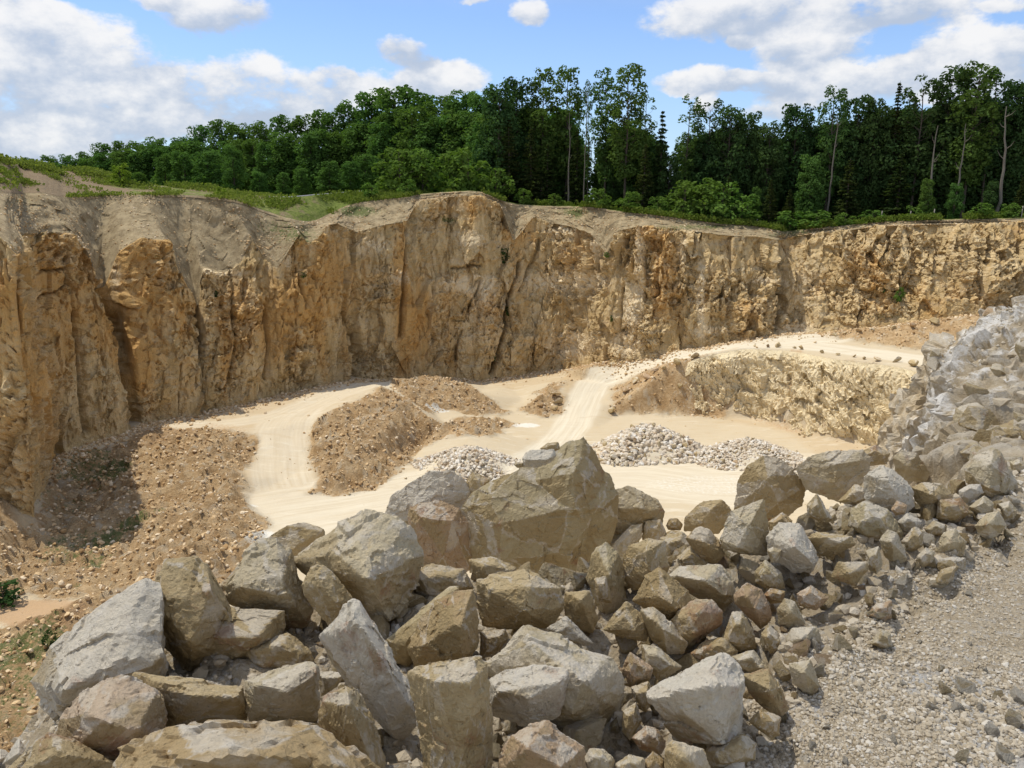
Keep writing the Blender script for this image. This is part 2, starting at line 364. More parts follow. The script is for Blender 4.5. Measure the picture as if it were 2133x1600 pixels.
def mat_floor():
    m, N, out = newmat("quarry_floor_stone_dust")
    pos = N.node('ShaderNodeNewGeometry').outputs['Position']
    rub = attr(N, 'rubble'); rock = attr(N, 'rock'); road = attr(N, 'road'); lane = attr(N, 'lane'); orange = attr(N, 'orange'); green = attr(N, 'green'); white = attr(N, 'white'); cell = attr(N, 'cell'); dirt = attr(N, 'dirt'); along = attr(N, 'along')
    n1 = N.noise(pos, 0.16, 5, 0.6); n2 = N.noise(pos, 0.8, 6, 0.65); n3 = N.noise(pos, 3.5, 5, 0.7); n4 = N.noise(pos, 12, 4, 0.75)
    sand = N.mix(n1, (0.51, 0.41, 0.265), (0.595, 0.50, 0.345))
    sand = N.mix(N.ramp(n2, 0.5, 0.75, 0, 0.35), sand, (0.52, 0.385, 0.21))
    # wheel streaks run along each road
    comb = N.node('ShaderNodeCombineXYZ', {0: N.math('MULTIPLY', lane, 2.6), 1: N.math('MULTIPLY', along, 0.10), 2: 0.0}).outputs[0]
    stk = N.noise(comb, 1.0, 5, 0.65)
    roadc = N.mix(N.ramp(stk, 0.3, 0.72), (0.60, 0.515, 0.37), (0.72, 0.655, 0.51))
    c = N.mix(dirt, sand, N.mix(n2, (0.43, 0.31, 0.17), (0.55, 0.425, 0.26)))
    c = N.mix(N.math('MULTIPLY', road, 0.85), c, roadc)
    # faint tyre arcs over the open floor
    pm = N.mapping(pos, (0.25, 1.6, 1)); arcs = N.noise(pm, 0.9, 5, 0.6, 0.8)
    c = N.mix(N.ramp(arcs, 0.55, 0.75, 0, 0.5), c, (0.72, 0.66, 0.52))
    c = N.mix(N.ramp(arcs, 0.42, 0.25, 0, 0.45), c, (0.46, 0.33, 0.175))
    rubc = N.mix(N.ramp(N.math('ADD', n2, N.math('MULTIPLY', n3, 0.6)), 0.6, 1.05), (0.43, 0.27, 0.125), (0.66, 0.48, 0.27))
    rubc = N.mix(N.ramp(N.math('ADD', cell, N.math('MULTIPLY', n3, 0.4)), 0.85, 1.25, 0, 0.8), rubc, (0.60, 0.50, 0.35))
    rubc = N.mix(N.ramp(n4, 0.45, 0.3, 0, 0.6), rubc, (0.15, 0.095, 0.045))
    c = N.mix(N.ramp(N.math('ADD', rub, N.math('MULTIPLY', N.math('SUBTRACT', n3, 0.5), 0.6)), 0.3, 0.6), c, rubc)
    rockc = N.mix(N.ramp(n3, 0.3, 0.6), (0.56, 0.41, 0.225), (0.72, 0.58, 0.38))
    rockc = N.mix(N.ramp(N.math('ADD', cell, N.math('MULTIPLY', n2, 0.7)), 0.9, 1.3, 0, 0.8), rockc, (0.74, 0.64, 0.47))
    rockc = N.mix(N.ramp(n4, 0.42, 0.3, 0, 0.4), rockc, (0.18, 0.11, 0.05))
    c = N.mix(rock, c, rockc)
    c = N.mix(N.ramp(N.math('ADD', orange, N.math('MULTIPLY', N.math('SUBTRACT', n3, 0.5), 1.8)), 0.25, 0.95, 0, 0.8), c, N.mix(n3, (0.36, 0.21, 0.10), (0.50, 0.33, 0.18)))
    c = N.mix(N.ramp(N.math('ADD', white, N.math('MULTIPLY', N.math('SUBTRACT', n3, 0.5), 0.9)), 0.45, 0.7, 0, 0.85), c, (0.72, 0.69, 0.60))
    c = N.mix(N.ramp(N.math('ADD', green, N.math('MULTIPLY', N.math('SUBTRACT', n3, 0.5), 2.0)), 0.45, 0.8, 0, 0.85), c, (0.12, 0.16, 0.045))
    h = N.math('ADD', n3, N.math('MULTIPLY', n4, 0.7))
    h = N.math('MULTIPLY', h, N.math('ADD', N.math('MULTIPLY', N.math('MAXIMUM', rub, rock), 0.9), 0.12))
    finish(N, out, c, 0.95, h, 0.35, 0.9)
    return m
def mat_path():
    m, N, out = newmat("crushed_stone_path")
    pos = N.node('ShaderNodeNewGeometry').outputs['Position']; white = attr(N, 'white')
    n2 = N.noise(pos, 1.2, 5, 0.6); n3 = N.noise(pos, 8, 6, 0.7); n4 = N.noise(pos, 45, 5, 0.75)
    vd = N.voro(pos, 34, 'F1', 1); vdist = N.voro(pos, 34, 'F1', 0)
    c = N.mix(N.ramp(n3, 0.3, 0.7), (0.45, 0.36, 0.235), (0.60, 0.50, 0.345))
    vg = N.node('ShaderNodeSeparateXYZ', {0: vd}).outputs[0]
    c = N.mix(N.ramp(vg, 0.62, 0.95, 0, 0.7), c, (0.58, 0.53, 0.44))
    c = N.mix(N.ramp(n4, 0.45, 0.3, 0, 0.6), c, (0.17, 0.125, 0.075))
    c = N.mix(N.ramp(N.math('ADD', white, N.math('MULTIPLY', N.math('SUBTRACT', n3, .5), 1.8)), 0.45, 0.95, 0, 0.85), c, (0.62, 0.60, 0.55))
    c = N.mix(N.ramp(n2, 0.5, 0.7, 0, 0.4), c, (0.47, 0.36, 0.22))
    h = N.math('ADD', N.math('MULTIPLY', n3, 0.8), N.math('ADD', N.math('MULTIPLY', n4, 0.6), N.math('MULTIPLY', vdist, -0.5)))
    finish(N, out, c, 0.95, h, 0.05, 0.9)
    return m
def mat_bank():
    m, N, out = newmat("dusty_blasted_bank_rock")
    pos = N.node('ShaderNodeNewGeometry').outputs['Position']; cell = attr(N, 'cell'); white = attr(N, 'white')
    n1 = N.noise(pos, 0.5, 5, 0.6); n2 = N.noise(pos, 1.8, 6, 0.7); n3 = N.noise(pos, 8, 6, 0.7); n4 = N.noise(pos, 30, 4, 0.7)
    c = N.mix(N.ramp(n2, 0.35, 0.65), (0.40, 0.31, 0.19), (0.56, 0.47, 0.33))
    c = N.mix(N.ramp(cell, 0.5, 1.0, 0, 0.6), c, (0.52, 0.47, 0.38))
    c = N.mix(N.ramp(n4, 0.42, 0.3, 0, 0.6), c, (0.17, 0.12, 0.06))
    w = N.ramp(N.math('ADD', white, N.math('ADD', N.math('MULTIPLY', N.math('SUBTRACT', n2, 0.5), 2.2), N.math('MULTIPLY', N.math('SUBTRACT', n3, 0.5), 1.2))), 0.3, 0.8)
    c = N.mix(N.math('MULTIPLY', w, 0.9), c, (0.76, 0.72, 0.64))
    finish(N, out, c, 0.95, N.math('ADD', n3, N.math('MULTIPLY', n4, 0.4)), 0.08, 0.9)
    return m
def mat_leaf(name, a, b, yel=(0.12, 0.16, 0.03), var=0.5):
    m, N, out = newmat(name)
    oi = N.node('ShaderNodeObjectInfo'); t = attr(N, 'tint')
    c = N.mix(t, a, b); c = N.mix(N.math('MULTIPLY', oi.outputs['Random'], var), c, yel)
    d = N.node('ShaderNodeBsdfDiffuse', {'Color': c}); tr = N.node('ShaderNodeBsdfTranslucent', {'Color': N.mix(1.0, c, (1.2, 1.35, 0.6), 'MULTIPLY')})
    mx = N.node('ShaderNodeMixShader', {0: 0.32}); N.l.new(d.outputs[0], mx.inputs[1]); N.l.new(tr.outputs[0], mx.inputs[2])
    N.l.new(mx.outputs[0], out.inputs['Surface']); return m
def mat_plain(name, a, b, scale, rough=0.9, bumpd=0.02):
    m, N, out = newmat(name); tcn = N.node('ShaderNodeTexCoord'); n = N.noise(tcn.outputs['Object'], scale, 6, 0.65)
    finish(N, out, N.mix(n, a, b), rough, n, bumpd); return m
def mat_plateau():
    m, N, out = newmat("grassy_rim_soil")
    pos = N.node('ShaderNodeNewGeometry').outputs['Position']; g = attr(N, 'green')
    n2 = N.noise(pos, 0.45, 6, 0.65); n3 = N.noise(pos, 2.5, 6, 0.7)
    soil = N.mix(n3, (0.17, 0.115, 0.065), (0.33, 0.255, 0.16))
    gr = N.mix(N.ramp(n3, 0.3, 0.7), (0.085, 0.125, 0.02), (0.21, 0.24, 0.055))
    gr = N.mix(N.ramp(n2, 0.52, 0.72, 0, 0.7), gr, (0.27, 0.25, 0.10))
    c = N.mix(N.ramp(N.math('ADD', g, N.math('MULTIPLY', N.math('SUBTRACT', n2, 0.5), 1.8)), 0.35, 0.65), soil, gr)
    finish(N, out, c, 0.95, n3, 0.3); return m
M_ROCK = mat_rock(); M_CLIFF = mat_cliff("quarry_cliff_rock", 1.12, .7); M_BENCH_LIT = mat_cliff('bench_rock_sunlit', 1.18, .5); M_FLOOR = mat_floor(); M_PATH = mat_path(); M_BANK = mat_bank(); M_PLAT = mat_plateau()  # the bench copy of the cliff rock is lightened to look sunlit
M_LEAF = {'broad': mat_leaf("broadleaf_foliage", (0.045, 0.100, 0.028), (0.125, 0.235, 0.062)),
          'tall': mat_leaf("tall_ash_foliage", (0.042, 0.088, 0.025), (0.120, 0.205, 0.058)),
          'fir': mat_leaf("spruce_needles", (0.024, 0.050, 0.017), (0.072, 0.098, 0.032), (0.11, 0.105, 0.035)),
          'dark': mat_leaf("shaded_beech_foliage", (0.028, 0.062, 0.023), (0.080, 0.145, 0.048), (0.09, 0.12, 0.035)),
          'bush': mat_leaf("bush_foliage", (0.06, 0.13, 0.026), (0.16, 0.26, 0.055)),
          'lime': mat_leaf("young_lime_green_foliage", (0.12, 0.20, 0.02), (0.26, 0.34, 0.05)),
          'ivy': mat_leaf("ledge_plant_foliage", (0.020, 0.05, 0.018), (0.045, 0.09, 0.03))}
M_BARK = mat_plain("tree_bark", (0.045, 0.036, 0.026), (0.13, 0.105, 0.08), 6)
M_DEAD = mat_plain("bleached_dead_wood", (0.10, 0.088, 0.07), (0.22, 0.195, 0.16), 6)
M_GRASS = mat_leaf("rim_grass", (0.10, 0.15, 0.025), (0.26, 0.29, 0.07))
M_PIPE = mat_plain("grey_plastic_pipe", (0.42, 0.42, 0.40), (0.56, 0.56, 0.53), 8, 0.5)
M_POST = mat_plain("weathered_wood_post", (0.25, 0.22, 0.18), (0.42, 0.38, 0.32), 9)
def mat_cloud():
    m, N, out = newmat("thin_cloud"); d = N.node('ShaderNodeBsdfDiffuse', {'Color': (.92, .92, .92, 1)}); t = N.node('ShaderNodeBsdfTranslucent', {'Color': (.92, .92, .92, 1)})
    a = N.node('ShaderNodeMixShader', {0: .5}); N.l.new(d.outputs[0], a.inputs[1]); N.l.new(t.outputs[0], a.inputs[2])
    tr = N.node('ShaderNodeBsdfTransparent'); b = N.node('ShaderNodeMixShader', {0: .79}); N.l.new(a.outputs[0], b.inputs[1]); N.l.new(tr.outputs[0], b.inputs[2])
    N.l.new(b.outputs[0], out.inputs['Surface']); return m
M_CLOUD = mat_cloud()
# ------------------------------------------------------------------ clouds high over the place that shade the foreground and the right-hand wood
def cloud(name, cx, cy, cz, rx, ry, H, seed, label):
    k = (H-cz)/SDIR.z; C = np.array((cx+SDIR.x*k, cy+SDIR.y*k, H))
    bm = bmesh.new(); bmesh.ops.create_icosphere(bm, subdivisions=6, radius=1.0)
    V = np.array([v.co[:] for v in bm.verts]); F = np.array([[v.index for v in f.verts] for f in bm.faces]); bm.free()
    n = fbm(V[:, 0]*1.6, V[:, 1]*1.6, V[:, 2]*1.6, seed, 5, 0.6)
    V = V*(1+0.28*n)[:, None]; V[:, 2] = np.where(V[:, 2] < 0, V[:, 2]*0.35, V[:, 2])
    V *= np.array((rx, ry, (rx+ry)*0.28))
    o = addobj(name, mesh_np(name, V, F, M_CLOUD), loc=C); tag(o, label, None, None, 'structure'); return o
cloud('cloud', 9, 7, 22.5, 25, 24, 560, 3, 'white fair weather cloud drifting above the camera')
cloud('cloud', 88, 152, 34, 62, 46, 640, 8, 'white fair weather cloud drifting above the right wood')

# ------------------------------------------------------------------ quarry floor
S = []
def sp(px, py, z): S.append(PZ(px, py, z))
for p in [(0,1300,.5),(0,1500,1),(200,1500,1),(0,1200,.8),(100,1200,.4),(200,1180,.4),(60,1122,1.2),(110,1100,1.0),(-20,1032,4.2),(0,1060,3.6),(-150,965,6.6),(-300,1100,4),(-300,1300,1.5),(-700,900,8.2),
 (85,1125,1.1),(110,1000,1.6),(112,968,2.1),(155,945,2.3),(205,930,2.4),(240,918,2.5),(300,890,2.5),(360,877,2.5),(420,866,2.5),(500,848,2.8),(600,822,3.2),(680,802,3.6),(740,796,2.6),(830,803,1.6),(900,793,1),(1000,798,.5),(1100,784,1),(1160,776,1.5),(1240,763,3.5),(1300,747,4.9),(1400,731,6.4),(1500,718,7.5),(1600,705,8.3),(1620,700,8.5),(1700,694,9),(1850,682,10.1),(2000,662,11.6),(2133,648,12.5),(2600,610,14),
 (700,1080,0),(860,960,0),(1100,1000,0),(1120,920,0),(1080,890,.1),(1090,830,.6),(1060,805,.8),(1300,960,0),(1500,1000,0),(1500,890,0),(1700,935,0),(1850,950,0),(580,1100,0),(600,1068,.15),(800,1060,0),(1400,1100,0),(1270,880,0),(1900,1000,0),(1600,1100,0),(1000,1080,0),(600,1150,0),
 (1150,890,0),(1235,890,0),(1180,840,1.0),(1250,845,1.0),(1213,790,2.4),(1275,800,2.4),(1288,762,4),(1330,776,4),(1380,741,5.7),(1400,753,5.7),(1480,722,7),(1480,735,7),(1560,708,8),(1560,720,7.95),(1700,698,8.6),(1650,720,8.2),
 (1390,763,5.5),(1450,745,6.7),(1500,733,7.4),(1550,724,7.9),(1600,725,8.0),(1650,729,8.1),(1700,738,8.15),(1750,747,8.2),(1800,752,8.3),(1850,758,8.3),(1900,768,8.3),(1960,790,8.3),(2100,850,8.3),(2400,900,8.3),
 (1750,713,8.5),(1850,727,8.5),(1960,744,8.5),(1960,772,8.4),(2100,792,8.5),(2500,820,8.6),
 (1722,701,8.75),(1850,717,8.8),(1980,733,8.8),(2133,756,8.8),(2500,790,9),(1760,692,9.3),(1830,686,10.0),(1900,680,10.6),(2020,662,11.8),(2133,651,12.4),(2500,630,13.4),
 (1280,864,.2),(1340,860,.3),(1400,862,.3),(1450,864,.3),(1500,868,.3),(1560,872,.3),(1640,893,.3),(1720,915,.3),(1850,932,.3),(1950,965,.3),(2200,1000,.3),
 (1300,835,1.6),(1340,815,2.8),(1380,830,1.9),(1450,838,1.6),(1500,848,1.2),(1290,820,2.0),(1560,850,1.5),(1640,872,1.3),(1720,893,1.3),
 (350,892,2.5),(430,892,2.5),(480,893,2.55),(525,905,2.4),(150,1050,.6),(300,1000,1.4),(420,985,2.3),(480,1000,2.3),(498,1050,1.3),(450,1100,1.7),(400,1150,1.9),(330,1130,1.1),(250,1100,.7),(380,1060,2.1),(240,1250,.6),(350,1220,1.1),(300,940,1.9),(230,960,1.5),(180,1000,.7),(440,930,2.5),(350,1020,1.3),(300,1060,.9),(430,1060,1.4),(480,1130,.7),(545,1100,.1),(560,1080,.1),(130,1120,.7),
 (507,1040,.35),(520,960,1.4),(670,1032,.1),(655,960,.95),(648,912,1.9),(590,1000,.6),(590,940,1.6),(600,870,2.75),(560,860,2.8),(600,838,3.1),(700,815,3.5),(780,797,3.6),(650,872,2.9),(640,850,3.0),
 (660,897,2.6),(700,855,3.6),(750,823,4.1),(800,806,4.2),(850,836,3.7),(880,862,2.9),(930,880,2.1),(1000,880,1.1),(1045,890,.25),(672,1030,.05),(700,1026,0),(760,1013,0),(815,988,0),(826,952,.05),(870,927,.05),(950,907,0),(1020,900,0),(1058,888,0),(740,930,2.3),(700,985,1.0),(780,960,1.1),(800,900,2.3),(870,900,1.2),
 (820,797,3),(870,789,3.6),(940,799,3.3),(1000,822,1.8),(1052,858,.15),(1000,864,.6),(930,852,1.3),(900,856,1.5),(860,832,2.7),(1010,803,.6),(910,838,1.9),
 (1120,833,1.2),(1150,803,1.8),(1163,835,1.2),(1130,862,.2),(1095,852,.3),(1172,790,2.8),(1218,767,3.8),(1243,760,4.1)]:
    sp(*p)
for p in [(-75,22,8),(-60,30,6),(-30,20,2),(0,14,2),(30,14,2),(60,20,2),(90,30,3),(-20,30,1),(10,30,0.5),(40,40,0),(90,60,3),(95,95,14),(-75,60,9),(-70,100,4),(-40,125,4),(0,125,2),(50,120,9),(95,120,14),(-52,75,3),(-50,88,3)]: S.append(np.array(p, float))
gx = np.arange(-72, 92, 0.24); gy = np.arange(21, 119, 0.24)
tin = TIN(S); Zb = tin.grid(gx, gy); Zb = np.where(np.isnan(Zb), 0, Zb); Zb = blur(Zb, 3)
GX, GY = np.meshgrid(gx, gy)
PILES = [((975, 950), 4.9, 3.9, 2.2, 0.62), ((1347, 918), 5.9, 4.2, 3.0, 0.78), ((1558, 930), 5.7, 4.3, 2.1, 0.5)]
pile_c = []
for (c, rx, ry, h, s_) in PILES:
    q = PZ(c[0], c[1]+18, 0.3); pile_c.append(q)
    a = np.hypot((GX-q[0])/rx, (GY-q[1])/ry)
    Zb = np.maximum(Zb, Zb*0+np.where(a < 1, (h*0.93)*(1-a**1.35)-0.15, -9))
hf0 = HF(gx, gy, Zb)
def w(px, py): return hf0.hit(px, py, 24, 116)[:2]
def wp(pts): return [tuple(w(*p)) for p in pts]
rub_polys = [
 [(-60,1015),(60,1125),(118,1120),(150,1200),(150,1240),(60,1238),(-80,1230)],
 [(100,985),(160,960),(240,930),(300,905),(360,892),(470,898),(525,915),(520,960),(500,1000),(500,1045),(545,1085),(560,1100),(520,1140),(470,1190),(400,1260),(300,1300),(120,1420),(-50,1500),(-50,1330),(120,1290),(200,1240),(150,1200),(90,1120)],
 [(648,905),(690,860),(750,828),(800,812),(850,838),(880,866),(960,868),(1040,880),(1058,888),(1000,902),(900,910),(840,940),(818,985),(770,1012),(700,1026),(672,1020),(660,960)],
 [(820,800),(870,787),(950,798),(1010,822),(1052,858),(1000,862),(940,850),(880,848),(845,830)],
 [(1095,852),(1120,826),(1150,800),(1168,815),(1165,845),(1130,866)],
 [(1270,865),(1290,805),(1345,775),(1400,755),(1470,742),(1500,760),(1520,840),(1500,864),(1400,862)],
 [(0,1340),(60,1440),(130,1600),(-100,1600),(-100,1340)],
 [(1735,701),(1775,690),(1900,677),(2030,659),(2140,650),(2140,752),(1980,733),(1850,718)],
 [(1190,770),(1300,744),(1500,713),(1618,697),(1600,704),(1480,717),(1380,734),(1290,754),(1215,780)]]
rub = np.zeros_like(GX)
for i, P in enumerate(rub_polys):
    d = in_poly(GX, GY, wp(P)); rub = np.maximum(rub, smooth01(d+1.7*fbm(GX/2.6, GY/2.6, s=5+i, oct=5)*(0.5 if i > 6 else 1), -1.3, 0.5)*(0.62 if i == 5 else 0.6 if i > 6 else 1))
bench = wp([(1400,762),(1450,747),(1550,727),(1650,731),(1750,749),(1850,761),(1900,771),(1960,795),(2100,855),(2100,980),(1950,960),(1850,926),(1720,908),(1640,884),(1560,862),(1500,850),(1460,820),(1430,790)])
rock = smooth01(in_poly(GX, GY, bench)+0.5*fbm(GX/1.5, GY/1.5, s=9), -0.1, 0.8)
road = np.zeros_like(GX); lane = np.zeros_like(GX); along = np.zeros_like(GX)
ROADS = [([(1080,985),(1150,935),(1190,890),(1213,842),(1245,795),(1310,769),(1390,747),(1480,729),(1560,714),(1640,711),(1700,703),(1760,697)], 2.6),
         ([(1480,729),(1560,716),(1640,716),(1750,728),(1850,741),(1960,757),(2100,790)], 2.9),
         ([(680,1075),(620,1050),(590,1000),(588,940),(590,900),(610,868),(660,840),(730,812),(790,797)], 3.3),
         ([(560,1085),(800,1045),(1000,1010),(1300,985),(1500,1005),(1700,985)], 6.5),
         ([(350,886),(450,884),(540,872),(620,845),(700,815)], 1.8)]
for i, (pts, hw) in enumerate(ROADS):
    q = catmull(np.array(wp(pts)), 60); d, sd_, al = line_dist(GX, GY, q)
    m = smooth01(hw+0.5*fbm(GX/2, GY/2, s=21+i)-d, 0, 0.9); up = m > road
    lane = np.where(up, d*sd_+50*i, lane); along = np.where(up, al, along); road = np.maximum(road, m*(1 if i < 2 else 0.75 if i == 3 else 0.62))
road *= (1-np.clip(rub*1.2, 0, 1)*0.9)
orange = np.zeros_like(GX)
for P, a in [([(0,1243),(130,1250),(190,1262),(130,1330),(0,1300),(-60,1290)], 1.0), ([(1648,728),(1674,730),(1668,760),(1655,800),(1650,860),(1580,855),(1600,815),(1632,780)], .8), ([(250,905),(330,885),(420,900),(300,935)], 0.55), ([(1560,860),(1640,880),(1700,905),(1640,900),(1560,872)], .6), ([(1440,790),(1490,800),(1500,850),(1450,855)], .45), ([(420,880),(520,890),(520,905),(440,900)], .5)]:
    orange = np.maximum(orange, a*smooth01(in_poly(GX, GY, wp(P)), -0.6, 0.5))
dirt = np.zeros_like(GX)
for P, a in [([(1700,700),(1760,688),(1900,676),(2020,660),(2140,650),(2200,780),(1980,737),(1850,720)], .9), ([(1160,795),(1190,765),(1240,752),(1256,765),(1215,790),(1180,830)], .9), ([(1170,775),(1300,740),(1500,712),(1620,690),(1620,703),(1480,722),(1290,758),(1210,800)], .7), ([(1500,850),(1640,880),(1900,940),(1900,990),(1650,905),(1480,866)], .55), ([(480,1040),(505,960),(535,960),(540,1040)], .8), ([(510,1030),(530,900),(480,880),(640,820),(790,790),(800,806),(650,870),(655,960),(672,1030),(600,1050)], .62), ([(250,890),(600,815),(780,790),(800,808),(640,850),(480,895)], .5), ([(1280,860),(1300,815),(1420,800),(1500,845),(1400,862)], .6), ([(0,940),(60,1000),(85,1110),(180,1190),(100,1240),(-100,1230)], .9), ([(1000,790),(1160,770),(1180,790),(1060,812)], .5)]:
    dirt = np.maximum(dirt, a*smooth01(in_poly(GX, GY, wp(P)), -0.6, 0.7))
green = np.zeros_like(GX)
for (px, py, r, a) in [(230,985,2.0,.75),(190,975,2.5,.6),(130,965,2.5,.6),(330,1065,1.0,.8),(275,1085,1.3,.75),(225,1120,1.4,.8),(170,1010,1.0,.6),(200,1027,.7,.8),(150,1140,2.5,.55),(205,1170,1.4,.6),(60,1350,2.2,.7),(90,1310,1.4,.6),(20,1430,3,.55),(860,792,.8,.7),(120,1050,2.5,.45),(60,1470,2.5,.5),(150,1225,.9,.5),(1680,690,1,.3)]:
    c = w(px, py); green = np.maximum(green, a*smooth01(r-np.hypot(GX-c[0], (GY-c[1])*0.8), -0.6, 0.8))
white = np.zeros_like(GX)
for (px, py, rx, ry, a) in [(910,853,1.8,1.3,1),(1095,886,2.3,1.2,.75),(520,1052,1.0,.5,.7),(1440,790,2.2,3.0,.45),(1480,1010,9,4,.5),(1500,770,3,2,.45),(540,1120,1.5,2.5,.7),(1010,970,6,.9,.4)]:
    c = w(px, py); white = np.maximum(white, a*smooth01(1-np.hypot((GX-c[0])/rx, (GY-c[1])/ry), -0.1, 0.5))
f1, c1, e1 = facet2(GX/1.1, GY/1.1, 31, 1.2, True); f2, c2, e2 = facet2(GX/0.45, GY/0.45, 41, 1.2, True)
Z = Zb + rub*(0.42*f1+0.20*f2+0.34*fbm(GX/3.2, GY/3.2, s=3, oct=5)) + 0.05*fbm(GX/2.5, GY/2.5, s=50)+0.012*fbm(GX/.5, GY/.5, s=51)
Z = Z - 0.10*road*np.exp(-((np.abs((lane % 50)-0)-1.0)/0.35)**2)*0.6
Z += dirt*0.12*fbm(GX/0.8, GY/0.8, s=55, oct=4)
# the steep bench face is broken rock: push it about in the horizontal as well
slope = np.hypot(*np.gradient(Zb, 0.24)); nx_, ny_ = np.gradient(Zb, 0.24)[1], np.gradient(Zb, 0.24)[0]
sl = smooth01(slope, 0.5, 1.3)*rock
f3, c3, e3 = facet2(GX/1.4+GY*0.2, Zb/1.6+GY/3.0, 61, 1.3, True); f4, c4, e4 = facet2(GX/0.55, Zb/0.7+GY/1.5, 71, 1.3, True)
amp = sl*(0.3*f3-0.2)
XX = GX - amp*nx_/(np.hypot(nx_, ny_)+.3)*0.75; YY = GY - amp*ny_/(np.hypot(nx_, ny_)+.3)*0.75
Z += sl*0.35*f4 + rock*(1-sl)*0.12*f2
cellv = np.where(sl > 0.2, c4*0.6+c3*0.4, c2)
V = np.stack([XX, YY, Z], -1).reshape(-1, 3)
HFLOOR = HF(gx, gy, Z)
fm = mesh_np('quarry_floor', V, grid_faces(len(gy), len(gx)), M_FLOOR, {k: v.ravel() for k, v in dict(rubble=rub, rock=rock, road=road, lane=lane, along=along, orange=orange, green=green, white=white, cell=cellv, dirt=dirt).items()})
tag(addobj('quarry_floor', fm), 'pale stone powder floor of the quarry with haul roads and rubble heaps', kind='structure')

# ------------------------------------------------------------------ quarry walls
ST = [  # base px,py,z | top of rock px,py,dy | rim px,py,dy
 (-1300,830,9,-1300,430,3,-1300,400,14),(-700,900,8,-700,450,3,-720,400,14),(-150,960,6.5,-150,480,3,-160,400,14),(0,1030,4,-5,500,3,-40,402,14),(60,1100,1.5,22,515,3,0,402,16),(84,1112,1,32,530,3.5,20,403,17),
 (97,1070,1.2,36,560,2,28,403,16),(92,1000,2,40,500,1,40,404,14),(112,960,2,44,492,2,50,404,13),(150,940,2.2,100,486,7.2,90,400,12),(200,925,2.3,152,492,7.2,122,410,12),(225,915,2.4,180,522,6.8,130,412,12),(245,912,2.4,200,560,6,140,411,12),
 (262,905,2.4,207,600,5.2,160,410,13),(276,896,2.4,212,612,4.6,185,409,13),(288,888,2.4,220,598,4.8,210,408,13),(300,885,2.5,247,528,5.0,235,407,13),(320,880,2.5,292,497,5.4,260,406,13),(360,873,2.5,350,502,5.4,300,406,12),(375,870,2.5,366,550,5.2,330,406,12),(400,866,2.5,396,610,5.2,350,406,12),(418,862,2.5,414,648,4.2,370,406,12),
 (430,860,2.5,421,562,5.2,385,406,12),(470,852,2.6,464,572,5.7,420,408,11),(500,845,2.8,505,545,6.2,450,412,10),(525,840,2.9,531,500,6.2,480,415,9),(545,833,3,548,538,6.2,505,420,8),(580,822,3.2,578,560,3,540,435,8),(600,818,3.2,600,530,3,570,445,7),
 (625,812,3.4,625,486,3,600,455,6),(642,808,3.4,640,508,3,625,460,6),(660,803,3.5,662,497,3,645,462,7),(682,798,3.6,682,470,3.5,665,457,8),(702,794,3.2,706,466,4,690,442,10),(740,792,2.5,740,487,4,738,422,10),(800,797,1.7,800,470,4,800,415,9),(850,800,1.3,850,462,4,850,410,8),
 (880,795,1,870,418,5,872,405,7),(930,790,.8,930,410,5,930,400,6.5),(1000,795,.5,1000,407,5,1000,397,6.5),(1042,789,.7,1042,428,5,1048,419,7),(1068,785,.9,1070,505,4,1072,425,8),(1092,781,1,1092,478,4,1092,427,8),(1105,779,1,1110,452,4.5,1107,428,7.5),(1150,773,1.4,1150,466,4.5,1150,430,8),(1200,767,2.2,1200,476,4.5,1203,430,8),
 (1232,761,3.3,1236,492,4.5,1232,432,8),(1258,757,3.9,1262,535,3.5,1258,435,9),(1285,751,4.6,1286,482,4.5,1288,440,8),(1340,738,5.8,1340,470,4.5,1344,446,8),(1400,728,6.5,1400,476,4.5,1400,452,8),(1500,715,7.5,1500,490,4.5,1500,466,8),(1580,705,8.1,1580,494,4.5,1580,471,8),(1612,699,8.4,1621,500,3.5,1618,479,6),
 (1628,694,8.6,1634,500,7,1634,484,9),(1655,690,8.8,1652,493,6.5,1652,481,8),(1700,686,9.2,1700,486,6,1700,475,7.5),(1850,676,10.2,1850,470,6,1850,461,7.5),(2000,657,11.7,2000,466,6,2000,457,7),(2133,645,12.5,2133,463,6,2133,455,7),(2600,600,14,2600,450,6,2600,440,7),(3300,560,16,3300,440,6,3300,430,7)]
rows = []
for (bx, by, bz, tx, ty, td, rx_, ry_, rd) in ST:
    b = PZ(bx, by, bz); t = PY(tx, ty, b[1]+td); r = PY(rx_, ry_, b[1]+rd); rows.append(np.r_[b, t, r, bx])
rows = np.array(rows)
def resample(R, n):
    L = np.r_[0, np.cumsum(np.hypot(np.diff(R[:, 0]), np.diff(R[:, 1]))*0.6+np.linalg.norm(np.diff(R[:, 3:6], axis=0), axis=1)*0.4)]
    k0 = L[2]; # finer inside the view
    t = np.r_[np.linspace(0, L[2], 40)[:-1], np.linspace(L[2], L[-3], n), np.linspace(L[-3], L[-1], 60)[1:]]
    return np.stack([np.interp(t, L, R[:, k]) for k in range(R.shape[1])], 1), t
NCOL = 1500
RS, tt = resample(rows, NCOL); NC = len(RS)
def sm1(A, n):
    A = A.copy()
    for _ in range(n): A[1:-1] = (A[:-2]+2*A[1:-1]+A[2:])/4
    return A
B, T, Rm = RS[:, 0:3], sm1(RS[:, 3:6], 6), sm1(RS[:, 6:9], 120)
Bs = sm1(B, 60)
tan = np.gradient(Bs[:, :2], axis=0); tan /= np.linalg.norm(tan, axis=1)[:, None]
nrm = np.stack([tan[:, 1], -tan[:, 0]], 1)                      # towards the pit
NR1, NR2 = 230, 70
v1 = np.linspace(-0.12, 1, NR1)[:, None, None]
G1 = B[None]*(1-v1)+T[None]*v1
